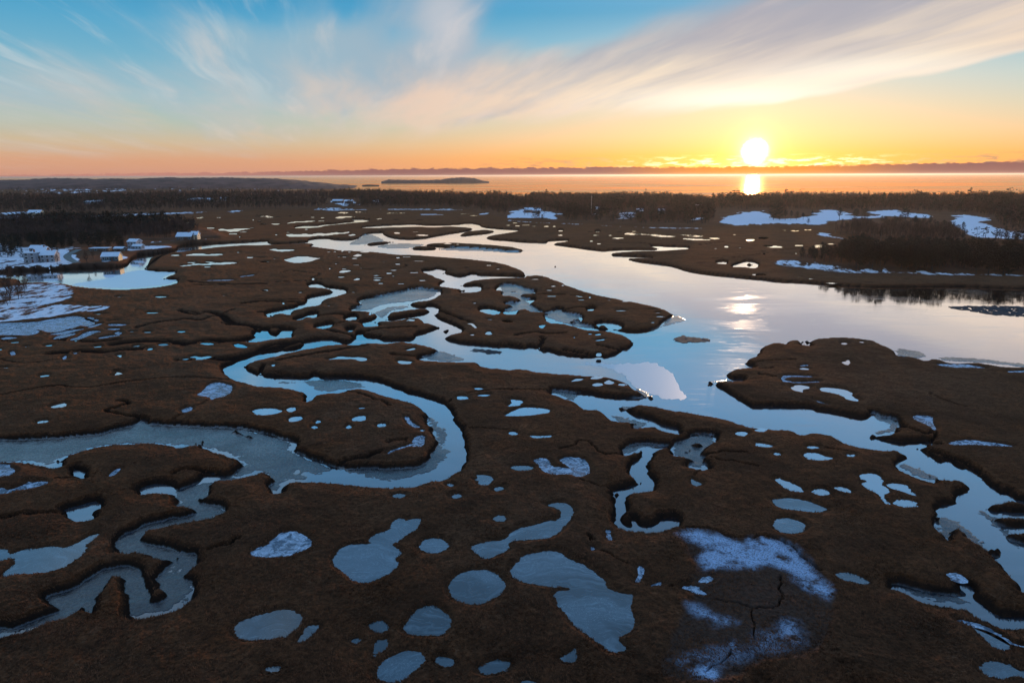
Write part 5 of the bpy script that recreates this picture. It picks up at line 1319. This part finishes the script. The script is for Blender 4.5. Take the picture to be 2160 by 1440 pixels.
# straw tufts on the nearer marsh
def tufts(n_, seed):
    r = np.random.RandomState(seed)
    cx_ = r.rand(n_) * 2300 - 70; cy_ = 830 + 700 * r.rand(n_) ** .9
    X, Y = ground(cx_, cy_, 1.2); c = np.stack([X, Y], 1)
    C, R = to_grid(c); ci = np.clip(np.round(C).astype(int), 0, NXg - 1); ri = np.clip(np.round(R).astype(int), 0, NYg - 1)
    lw, po, zz = landw[ri, ci], pool[ri, ci], Z[ri, ci]
    dn = fbm(X / 5, Y / 5, 3, 99)
    edge_ = np.exp(-np.abs(lw - 1.0) / .8) + np.exp(-np.abs(po + .35) / .3)
    ok = (lw > .7) & (po < -.12) & (attr['frost'][ri, ci] < .3 + .5 * r.rand(n_)) & (r.rand(n_) < .25 + 1.6 * np.clip(dn - .42, 0, 1) * 3 + .5 * edge_)
    X, Y, zz, edge_, dn = X[ok], Y[ok], zz[ok], edge_[ok], dn[ok]; k = len(X)
    V_ = np.empty((k, 3, 3, 3)); hh = (.10 + .16 * r.rand(k) + .12 * np.clip(edge_, 0, 1)) ; flow = fbm(X / 14, Y / 14, 2, 101) * 14
    for j in range(3):
        a = r.rand(k) * 6.283; w = .035 + .05 * r.rand(k)
        px_ = X + .1 * r.randn(k); py_ = Y + .1 * r.randn(k)
        V_[:, j, 0] = np.stack([px_ - w * np.cos(a), py_ - w * np.sin(a), zz - .05], 1)
        V_[:, j, 1] = np.stack([px_ + w * np.cos(a), py_ + w * np.sin(a), zz - .05], 1)
        V_[:, j, 2] = np.stack([px_ + .16 * np.cos(flow) + .07 * r.randn(k), py_ + .16 * np.sin(flow) + .07 * r.randn(k), zz + hh * (.6 + .6 * r.rand(k))], 1)
    V_ = V_.reshape(-1, 3)
    tag(mesh_np('marsh_grass', V_, np.arange(len(V_)).reshape(-1, 3), M['straw']), 'rough brown straw grass covering the near marsh', 'grass', kind='stuff')
tufts(150000, 12)
# the hill and the island carry trees too: bumps only, they are kilometres away
# ------------------------------------------------------------------ buildings
def boxv(x0, x1, y0, y1, z0, z1):
    v = [(x0, y0, z0), (x1, y0, z0), (x1, y1, z0), (x0, y1, z0), (x0, y0, z1), (x1, y0, z1), (x1, y1, z1), (x0, y1, z1)]
    return v, [(0, 3, 2, 1), (4, 5, 6, 7), (0, 1, 5, 4), (1, 2, 6, 5), (2, 3, 7, 6), (3, 0, 4, 7)]
def child(name, parent, boxes=(), mat=None, raw=None):
    vs, fs = [], []
    for b in boxes:
        v, f = boxv(*b); o = len(vs); vs += v; fs += [tuple(i + o for i in q) for q in f]
    if raw: vs, fs = raw
    me = bpy.data.meshes.new(name); me.from_pydata(vs, [], fs); me.materials.append(mat)
    o = bpy.data.objects.new(name, me); COL.objects.link(o); o.parent = parent; return o

def house(label, px, py, w, d, h, rh=2.2, yaw=0, wall='white_wall', roof='snow', rows=2, cols=3, sidewin=1, name='house', chimney=True, door=True, ridge='x', cat='house', group=None, flat=False, z=None, endwall=None):
    X, Y = at(px, py, 3.0)
    e = bpy.data.objects.new(name, None); COL.objects.link(e)
    az = math.degrees(math.atan2(X, Y))
    zz = float(height_at(X, Y)[0]) if z is None else z
    e.location = (X, Y + d / 2, zz - .3); e.rotation_euler.z = math.radians(yaw - az * .0)
    a, b = w / 2, d / 2
    if ridge == 'x':
        vs = [(-a, -b, 0), (a, -b, 0), (a, b, 0), (-a, b, 0), (-a, -b, h), (a, -b, h), (a, b, h), (-a, b, h), (-a, 0, h + rh), (a, 0, h + rh)]
        fs = [(0, 1, 5, 4), (2, 3, 7, 6), (1, 2, 6, 9, 5), (3, 0, 4, 8, 7), (4, 5, 9, 8), (6, 7, 8, 9), (0, 3, 2, 1)]
    else:
        vs = [(-a, -b, 0), (a, -b, 0), (a, b, 0), (-a, b, 0), (-a, -b, h), (a, -b, h), (a, b, h), (-a, b, h), (0, -b, h + rh), (0, b, h + rh)]
        fs = [(0, 1, 5, 8, 4), (2, 3, 7, 9, 6), (1, 2, 6, 5), (3, 0, 4, 7), (4, 8, 9, 7), (5, 6, 9, 8), (0, 3, 2, 1)]
    if flat:
        vs, fs = boxv(-a, a, -b, b, 0, h)
    child('wall', e, raw=(vs, fs), mat=M[wall])
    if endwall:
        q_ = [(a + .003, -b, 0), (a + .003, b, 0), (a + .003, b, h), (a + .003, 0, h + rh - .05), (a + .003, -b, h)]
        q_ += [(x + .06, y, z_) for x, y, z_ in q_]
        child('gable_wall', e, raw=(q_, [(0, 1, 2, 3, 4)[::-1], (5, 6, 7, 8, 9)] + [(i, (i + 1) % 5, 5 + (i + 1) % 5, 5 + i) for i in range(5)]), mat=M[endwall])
    o_, t = .45, .28
    if flat: rf = child('roof', e, [(-a - .2, a + .2, -b - .2, b + .2, h + .01, h + .35)], M[roof])
    else:
        if ridge == 'x':
            sl = rh / b; P_ = [(-a - o_, -b - o_, h - sl * o_), (a + o_, -b - o_, h - sl * o_), (a + o_, 0, h + rh), (-a - o_, 0, h + rh), (-a - o_, b + o_, h - sl * o_), (a + o_, b + o_, h - sl * o_)]
        else:
            sl = rh / a; P_ = [(-a - o_, b + o_, h - sl * o_), (-a - o_, -b - o_, h - sl * o_), (0, -b - o_, h + rh), (0, b + o_, h + rh), (a + o_, b + o_, h - sl * o_), (a + o_, -b - o_, h - sl * o_)]
        lo = [(x, y, q + .02) for x, y, q in P_]; hi = [(x, y, q + .02 + t) for x, y, q in P_]
        if ridge == 'x': fc = [(0, 1, 2, 3), (3, 2, 5, 4)]; rim = [0, 1, 2, 5, 4, 3]
        else: fc = [(0, 1, 2, 3), (3, 2, 5, 4)]; rim = [0, 1, 2, 5, 4, 3]
        f2 = [tuple(i + 6 for i in q) for q in fc] + [tuple(reversed(q)) for q in fc]
        for i in range(6):
            p, q = rim[i], rim[(i + 1) % 6]; f2.append((p, q, q + 6, p + 6))
        rf = child('roof', e, raw=(lo + hi, f2), mat=M[roof])
    if chimney:
        child('chimney', rf, [(a * .35, a * .35 + .8, -.4, .4, h + (0 if flat else rh * .5), h + rh + 1.0)], M['brick'])
    def window(cx, cz, ww, wh, face):
        if face == 'front': f = (cx - ww / 2 - .12, cx + ww / 2 + .12, -b - .06, -b - .003, cz - .12, cz + wh + .12); p = (cx - ww / 2, cx + ww / 2, -b - .075, -b - .061, cz, cz + wh)
        else: f = (a + .003, a + .06, cx - ww / 2 - .12, cx + ww / 2 + .12, cz - .12, cz + wh + .12); p = (a + .061, a + .075, cx - ww / 2, cx + ww / 2, cz, cz + wh)
        wn = child('window', e, [f], M['trim']); child('pane', wn, [p], M['glass'])
    fh = h / max(1, rows)
    for r_ in range(rows):
        for c_ in range(cols):
            cx = -a + w * (c_ + .5) / cols
            if door and r_ == 0 and c_ == cols // 2: continue
            window(cx, r_ * fh + fh * .36, min(1.7, w / cols * .5), min(1.5, fh * .48), 'front')
        for c_ in range(sidewin): window(-b + d * (c_ + .5) / sidewin, r_ * fh + fh * .36, 1.1, min(1.5, fh * .48), 'side')
    if door:
        cx = -a + w * (cols // 2 + .5) / cols
        dr_ = child('door', e, [(cx - .55, cx + .55, -b - .07, -b - .004, .3, 2.4)], M['door'])
        child('handle', dr_, [(cx + .35, cx + .43, -b - .13, -b - .071, 1.25, 1.37)], M['steel'])
    tag(e, label, cat, group); return e

house('tall white three storey house with a flat snowy roof on the left shore', 63, 556, 7.6, 7, 6.9, 1.2, 4, rows=3, cols=2, flat=True)
house('white two storey gabled house right of the tall white one', 99, 554, 9.0, 8, 5.2, 2.6, 10, rows=2, cols=3)
house('snow striped roof house behind the white pair', 84, 546, 8, 7, 5.5, 2.6, 8, wall='brown_wall', rows=2, cols=2, roof='snow')
house('low snow roofed cottage behind the white houses, left of the road', 76, 532, 10, 6, 3, 1.8, 0, wall='brown_wall', rows=1, cols=3)
house('long low house with teal shingles and a bright sunlit cream gable end', 231, 551, 11, 7, 3.4, 2.3, 8, endwall='glow_wall', wall='teal_wall', rows=1, cols=4, sidewin=0, chimney=False)
house('flat roofed brown boathouse with snow on top, above the teal house', 207, 531, 14, 7, 2.6, .8, 0, wall='brown_wall', rows=1, cols=4, flat=True, chimney=False)
house('small dark shed with a snowy roof between the teal house and the villa', 250, 531, 7, 5, 2.5, 1, 0, wall='brown_wall', rows=1, cols=3, chimney=False)
house('white villa with stacked storeys standing on the snowy point', 281, 526, 8, 7, 6.2, 1.8, -10, rows=2, cols=3, roof='snow')
house('low white wing attached in front of the villa on the point', 290, 527, 8, 4, 3.0, 1.2, -10, rows=1, cols=3, chimney=False, door=False)
house('wide barn with a pale blue snowy roof on the far creek bank', 388, 507.5, 14, 9, 3.6, 3.2, 0, wall='brown_wall', rows=1, cols=4, name='barn', cat='barn')
house('narrow house with a sunlit pink gable right of the snowy barn', 409, 506.5, 6, 8, 4.5, 2.8, 6, wall='cream_wall', rows=2, cols=2)
for i, (x, y) in enumerate([(4, 455), (15, 454), (25, 453.6), (35, 453.2), (46, 452.8), (57, 452.4)]):
    house(['leftmost small cottage in the snowy row at the far left', 'second cottage from the left in the snowy row', 'third cottage from the left in the snowy row', 'fourth cottage from the left in the snowy row', 'fifth cottage from the left in the snowy row', 'rightmost small cottage in the row, next to the big barn'][i],
          x, y, 8, 7, 3.2, 2.2, 0, ridge='y', rows=1, cols=2, chimney=False, group='row of snowy cottages', name='cottage', cat='cottage', wall='brown_wall')
house('large pale barn at the right end of the snowy cottage row', 71, 453, 20, 12, 4.5, 4, 0, wall='cream_wall', rows=1, cols=5, name='barn', cat='barn', chimney=False)
far = [(186, 431.5, 18, 'left of two snowy roofed houses deep in the left woods', 'white_wall'), (205, 430.5, 20, 'right of two snowy roofed houses deep in the left woods', 'white_wall'),
       (405, 426, 22, 'snowy roofed farmhouse at the left of the hamlet in the far woods', 'white_wall'), (422, 425, 16, 'tallest white house in the middle of the hamlet in the far woods', 'white_wall'),
       (440, 426, 18, 'low snowy house at the right of the hamlet in the far woods', 'white_wall'), (471, 424, 14, 'small white house right of the hamlet in the far woods', 'white_wall'),
       (712, 429, 22, 'left of two snowy roofed houses above the white lawn by the marsh', 'brown_wall'), (735, 430, 16, 'right of two snowy roofed houses above the white lawn by the marsh', 'brown_wall'),
       (793, 431, 12, 'small white roofed house alone right of the white lawn', 'brown_wall'),
       (1115, 449.5, 13, 'left of two long snowy roofed houses at the top of the white field', 'brown_wall'), (1132, 451, 12, 'right of two long snowy roofed houses at the top of the white field', 'brown_wall'),
       (1261, 448, 7, 'pale house peeking from the woods right of the mast', 'cream_wall'), (1350, 452, 9, 'snowy roofed house half hidden in the woods right of the mast', 'brown_wall'),
       (1396, 452, 10, 'pale house in the woods under the sun, left one', 'white_wall'), (1474, 441, 9, 'pale house high in the woods under the sun, right one', 'white_wall')]
for x, y, w, lab, wl in far:
    house(lab, x, y, w, w * .55, 5, 2.8, 0, wall=wl, rows=1, cols=3, sidewin=0, chimney=False, door=False)

# mast in the woods
X, Y = at(1247, 455); zz = float(height_at(X, Y)[0])
e = bpy.data.objects.new('radio_mast', None); COL.objects.link(e); e.location = (X, Y, zz)
for nm, r0, z0, z1 in (('pole', .38, -.5, 14), ('pole', .30, 14, 27), ('antenna', .10, 27, 30)):
    v, f = prism((0, 0, z0), (0, 0, z1), r0, r0 * .85, 8); mesh_np(nm, v, f, M['steel'], parent=e)
child('antenna', e, [(-.9, .9, -.08, .08, 25.2, 25.4), (-.9, -.7, -.1, .1, 24.4, 26.4), (.7, .9, -.1, .1, 24.4, 26.4)], M['steel'])
tag(e, 'tall thin pale mast rising above the bare woods in the middle distance', 'mast')

# the wet road in the village, draped on the snow
def road():
    q = [(240, 335), (190, 345), (150, 368), (110, 392), (100, 415), (112, 450), (130, 490), (155, 535)]
    c = np.array([(0 + (x + 0) , y) for x, y in [(168, 529), (158, 533), (150, 537), (143, 541), (142, 545), (147, 549), (154, 553), (163, 557)]], float)
    c = chaikin(c, 2, False)
    Xc, Yc = ground(c[:, 0], c[:, 1], 2.5); p = np.stack([Xc, Yc], 1)
    t = np.gradient(p, axis=0); nrm = np.stack([-t[:, 1], t[:, 0]], 1); nrm /= np.linalg.norm(nrm, axis=1)[:, None]
    V_ = []
    for i in range(len(p)):
        for k in range(5):
            a = p[i] + nrm[i] * (k / 4 - .5) * 5.0; V_.append((a[0], a[1], float(height_at(a[0], a[1])[0]) + .10))
    n_ = len(p); V_ = np.array(V_).reshape(n_, 5, 3); V_[:, :, 2] = V_[:, :, 2].max(1, keepdims=True)
    tag(mesh_np('road', V_.reshape(-1, 3), grid_faces(n_, 5), M['asphalt']), kind='structure')
road()

# ------------------------------------------------------------------ sun, sky, camera
sd = ray(1592.0, 320.0); sd = sd / np.linalg.norm(sd)
sun_el = math.asin(sd[2]); sun_az = math.atan2(sd[0], sd[1])
L = bpy.data.lights.new('sun', 'SUN'); L.energy = 2.1; L.angle = math.radians(.6); L.color = (1.0, .66, .40)
lo = bpy.data.objects.new('sun', L); COL.objects.link(lo)
lo.rotation_euler = Vector((sd[0], sd[1], sd[2])).to_track_quat('Z', 'Y').to_euler()

W = bpy.data.worlds.new('World'); bpy.context.scene.world = W; W.use_nodes = True
t = W.node_tree; t.nodes.clear(); n = NT(t)
out = n.new('ShaderNodeOutputWorld')
tc = n.new('ShaderNodeTexCoord').outputs['Generated']
D = n.vm('NORMALIZE', tc)
sx = n.new('ShaderNodeSeparateXYZ'); n.l.new(D, sx.inputs[0]); dx, dy, dz = sx.outputs
DEG = 57.29578
el = n.m('MULTIPLY', n.m('ARCSINE', n.m('MAXIMUM', dz, 0.0)), DEG)
az = n.m('MULTIPLY', n.m('ARCTAN2', dx, dy), DEG)
th = n.m('MULTIPLY', n.m('ARCCOSINE', n.m('MINIMUM', n.vm('DOT_PRODUCT', D, tuple(sd)), .99999)), DEG)
daz = n.m('ABSOLUTE', n.m('SUBTRACT', az, math.degrees(sun_az)))
elr = n.m('POWER', n.m('DIVIDE', el, 90.0, clamp=True), .5)           # finer near the horizon
def R_(stops): return [(min(1, (a / 90.0) ** .5), srgb(*c)) for a, c in stops]
cool = n.ramp(elr, R_([(0, (206, 146, 132)), (1.2, (216, 162, 130)), (2.4, (206, 184, 154)), (3.8, (178, 192, 180)), (5.5, (152, 190, 202)), (8, (112, 176, 204)), (10.5, (78, 164, 204)), (13, (36, 146, 196)), (18, (98, 172, 226)), (30, (112, 162, 212)), (90, (104, 140, 192))]))
warm = n.ramp(elr, R_([(0, (244, 150, 82)), (1.5, (252, 184, 104)), (3, (240, 206, 162)), (4.6, (220, 212, 186)), (6.5, (196, 212, 208)), (9, (146, 196, 214)), (12, (50, 162, 206)), (18, (112, 182, 234)), (30, (122, 168, 214)), (90, (104, 140, 192))]))
wf = n.ss(daz, 42.0, 3.0)
sky = n.mix(wf, cool, warm)
nis = n.new('ShaderNodeTexSky', sky_type='NISHITA', sun_disc=False); nis.sun_elevation = sun_el; nis.sun_rotation = sun_az
nis.altitude = 60
sky = n.mix(1.0, n.mix(1.0, sky, (.95, .95, .95), 'MULTIPLY'), n.mix(1.0, nis.outputs[0], (.02, .02, .02), 'MULTIPLY'), 'ADD')
# --- high cloud sheet, streaked along one wind direction
zc = n.m('ADD', n.m('MAXIMUM', dz, 0.0), .045)
A0 = math.radians(-14)
u = n.m('DIVIDE', n.vm('DOT_PRODUCT', D, (math.cos(A0), -math.sin(A0), 0)), zc)
v = n.m('DIVIDE', n.vm('DOT_PRODUCT', D, (math.sin(A0), math.cos(A0), 0)), zc)
cb = n.new('ShaderNodeCombineXYZ'); n.l.new(u, cb.inputs[0]); n.l.new(v, cb.inputs[1]); UV = cb.outputs[0]
warp = n.noise(UV, .35, 3, .5, col=True)
UVw = n.vm('ADD', UV, n.vm('SCALE', n.vm('SUBTRACT', warp, (.5, .5, .5)), .6))
n1 = n.noise(n.scalev(UVw, 1.0, .26, 1), 1.0, 6, .55)
n2 = n.noise(n.scalev(UVw, 3.0, .34, 1), 1.0, 6, .58)
n3 = n.noise(n.scalev(UVw, 1.0, .14, 1), 1.3, 5, .55)
azn = n.m('DIVIDE', n.m('ADD', az, 40.0), 80.0, clamp=True)
edge = n.m('MULTIPLY', n.ramp(azn, [((a + 40) / 80, e / 10) for a, e in [(-40, 2.6), (-30, 2.6), (-18, 2.8), (-10, 3.2), (-3, 4.0), (5, 4.45), (12, 4.75), (19.5, 5.2), (23, 5.6), (29, 6.5), (36, 7.7), (40, 8.4)]], 'EASE'), 10.0)
soft = n.ramp(azn, [((a + 40) / 80, e) for a, e in [(-40, .30), (-18, .22), (-3, .09), (10, .05), (20, .02), (40, .02)]])    # edge sharpness
eh = n.m('ADD', n.m('SUBTRACT', el, edge), n.m('MULTIPLY', n.m('SUBTRACT', n1, .5), n.ss(az, 30.0, 0.0, .7, 2.4)))
inb = n.ss(eh, n.m('MULTIPLY', soft, -10.0), n.m('MULTIPLY', soft, 10.0))
def blob(a0, e0, sa, se):
    p = n.m('ADD', n.m('POWER', n.m('ABSOLUTE', n.m('DIVIDE', n.m('SUBTRACT', az, a0), sa)), 2.0), n.m('POWER', n.m('ABSOLUTE', n.m('DIVIDE', n.m('SUBTRACT', el, e0), se)), 2.0))
    return n.m('EXPONENT', n.m('MULTIPLY', p, -1.0))
def S(*a):
    r = a[0]
    for q in a[1:]: r = n.m('ADD', r, q)
    return r
def w_(f, *a): return n.m('MULTIPLY', blob(*a), f)
gap = S(w_(.42, 3.5, 11.6, 5.0, 1.9), w_(.20, 12, 13.4, 7, 1.6), w_(.24, -33, 9.5, 8, 3.2), w_(.22, -21, 12.6, 6, 1.8), w_(.20, -12.5, 12.3, 1.5, 1.6), w_(.13, -8, 10.3, 2.2, .8))
gap = n.m('ADD', gap, n.m('MULTIPLY', n.ss(el, 14.5, 19.0), .16))
full = S(w_(.42, 22, 7.6, 20, 3.2), w_(.22, -4, 6.8, 9, 2.6), w_(.20, -5.0, 12.0, 2.4, 3.2), w_(.12, -12, 7, 9, 2.5), w_(.16, -13, 10.0, 3.5, 1.8), w_(.28, 32, 12, 14, 5), w_(.14, -26, 7.2, 10, 1.6), w_(.14, -20, 9.6, 6, 1.6))
cov = S(n.m('MULTIPLY', n1, .72), n.m('MULTIPLY', n2, .38), n.m('SUBTRACT', full, gap))
dens = n.m('MULTIPLY', n.ss(cov, .36, .80), inb)
# colours: sunlit cream low and near the sun, lilac grey in the thick streaks higher up
cream = n.mix(n.ss(daz, 4.0, 30.0), srgb(255, 232, 204), srgb(238, 206, 184))
grey = n.mix(n.ss(az, -25.0, 20.0), srgb(156, 184, 200), srgb(178, 172, 180))
hi = S(n.m('SUBTRACT', el, edge), n.m('MULTIPLY', n.m('SUBTRACT', n3, .5), 14.0), n.m('MULTIPLY', n.m('SUBTRACT', n2, .5), 4.0))
ccol = n.mix(n.ss(hi, .6, 6.2), cream, grey)
ccol = n.mix(n.m('MULTIPLY', n.ss(az, -6.0, -22.0), .55), ccol, srgb(158, 188, 202))
ccol = n.mix(n.m('MULTIPLY', n.ss(n2, .50, .70), .40), ccol, srgb(236, 218, 206))
ccol = n.mix(w_(.5, -5.0, 11.5, 2.6, 3.0), ccol, srgb(222, 216, 218))
ccol = n.mix(n.m('MULTIPLY', S(w_(1., 17.5, 5.6, 8, 1.0), w_(.6, 26, 7.2, 8, .9)), .95, clamp=True), ccol, (1.15, 1.06, .90))
sky = n.mix(n.m('MULTIPLY', dens, .90), sky, ccol)
wl = n.m('MULTIPLY', n.ss(n.noise(n.scalev(UVw, 2.2, .16, 1), 1.6, 6, .6), .50, .68), n.m('MULTIPLY', n.ss(az, -12.0, -22.0), n.ss(el, 4.5, 7.0)))
sky = n.mix(n.m('MULTIPLY', wl, .55), sky, srgb(196, 208, 212))
# thin pink wisps under the sheet on the left
wp = n.m('MULTIPLY', n.ss(n.noise(n.scalev(UVw, .5, .10, 1), 2.3, 5, .55), .52, .72), n.m('MULTIPLY', blob(-14, 3.9, 16, 1.3), .55))
sky = n.mix(wp, sky, srgb(236, 200, 168))
# --- sun and its glow
glow = n.m('ADD', n.m('MULTIPLY', n.m('EXPONENT', n.m('DIVIDE', th, -.46)), 3.6), 0.0)
glow2 = n.m('MULTIPLY', n.m('EXPONENT', n.m('DIVIDE', th, -3.2)), .30)
sky = n.mix(1.0, sky, n.mix(glow, (0, 0, 0), (1.3, 1.15, .72)), 'ADD')
sky = n.mix(1.0, sky, n.mix(glow2, (0, 0, 0), (1.0, .60, .22)), 'ADD')
sky = n.mix(1.0, sky, n.mix(n.m('MULTIPLY', n.m('MULTIPLY', n.m('EXPONENT', n.m('DIVIDE', daz, -13.0)), n.m('EXPONENT', n.m('DIVIDE', el, -1.7))), 1.0), (0, 0, 0), (.52, .17, .02)), 'ADD')
sky = n.mix(1.0, sky, n.mix(n.m('MULTIPLY', n.m('EXPONENT', n.m('DIVIDE', daz, -3.2)), n.m('EXPONENT', n.m('DIVIDE', el, -1.3))), (0, 0, 0), (1.3, .85, .28)), 'ADD')
# --- low cloud bank and small sunlit puffs on the horizon
ae = n.new('ShaderNodeCombineXYZ'); n.l.new(az, ae.inputs[0]); n.l.new(el, ae.inputs[1])
bn = n.noise(n.scalev(ae.outputs[0], 1.3, 2.6, 1), 1.0, 7, .70)
btop = n.m('ADD', n.ramp(azn, [(0, .10), (.22, .26), (.38, .52), (.55, .60), (.75, .58), (1, .82)]), n.m('MULTIPLY', n.m('SUBTRACT', bn, .5), .62))
bank = n.ss(el, n.m('ADD', btop, .05), n.m('SUBTRACT', btop, .05))
bcol = n.mix(n.ss(daz, 1.0, 13.0), srgb(250, 150, 44), n.mix(n.ss(az, -8, -30), srgb(142, 98, 98), srgb(198, 134, 120)))
puffs = n.m('MULTIPLY', n.ss(n.noise(n.scalev(ae.outputs[0], .75, 4.2, 1), 1.0, 6, .62), .48, .61), n.m('MULTIPLY', n.ss(el, .45, .62), n.ss(el, 1.6, 1.0)))
puffs = n.m('MULTIPLY', puffs, n.ss(az, -6.0, 8.0))
pcol = n.mix(n.ss(daz, 3.0, 12.0), (2.2, 1.8, 1.0), n.mix(n.ss(daz, 9, 20), srgb(255, 214, 140), srgb(170, 118, 110)))
sky = n.mix(n.m('MULTIPLY', puffs, .85), sky, pcol)
sky = n.mix(n.m('MULTIPLY', bank, .94), sky, bcol)
core = n.m('ADD', n.m('MULTIPLY', n.ss(n.m('ADD', th, n.m('MULTIPLY', n.m('SUBTRACT', bn, .5), .8)), 1.15, .15), n.ss(el, .48, .75)), 0.0)
sky = n.mix(1.0, sky, n.mix(core, (0, 0, 0), (9, 7.5, 4.5)), 'ADD')
# below the horizon nothing is seen; keep it dull
sky = n.mix(n.ss(dz, -.001, -.01), sky, (.05, .045, .045))
bg = n.new('ShaderNodeBackground'); n.l.new(sky, bg.inputs[0]); bg.inputs[1].default_value = 1.0
n.l.new(bg.outputs[0], out.inputs[0])
W.cycles.sampling_method = 'MANUAL'; W.cycles.sample_map_resolution = 2048

# thin sea air
hz = bpy.data.objects.new('haze', bpy.data.meshes.new('haze')); v_, f_ = boxv(-170000, 170000, -1200, 225000, -8, 78)
hz.data.from_pydata(v_, [], f_); COL.objects.link(hz)
hm = bpy.data.materials.new('sea_air'); hm.use_nodes = True; ht = hm.node_tree; ht.nodes.clear()
ho = ht.nodes.new('ShaderNodeOutputMaterial'); hv = ht.nodes.new('ShaderNodeVolumePrincipled')
hv.inputs['Density'].default_value = 2.1e-5; hv.inputs['Anisotropy'].default_value = .64; hv.inputs['Color'].default_value = (1, .86, .78, 1)
ht.links.new(hv.outputs[0], ho.inputs['Volume']); hz.data.materials.append(hm); tag(hz, kind='stuff')

cam = bpy.data.cameras.new('camera'); co = bpy.data.objects.new('camera', cam); COL.objects.link(co)
cam.sensor_width = 36; cam.lens = 36 * F / 2160; cam.clip_end = 400000; cam.clip_start = 1
Rm = Matrix(((_r[0], _u[0], -_f[0]), (_r[1], _u[1], -_f[1]), (_r[2], _u[2], -_f[2]))).to_4x4()
Rm.translation = Vector((0, 0, HCAM)); co.matrix_world = Rm
sc = bpy.context.scene; sc.camera = co
sc.view_settings.view_transform = 'Standard'; sc.view_settings.look = 'None'; sc.view_settings.exposure = 0; sc.view_settings.gamma = 1
sc.cycles.max_bounces = 5; sc.cycles.diffuse_bounces = 2; sc.cycles.glossy_bounces = 3
sc.cycles.sample_clamp_indirect = 4.0; sc.cycles.use_denoising = True
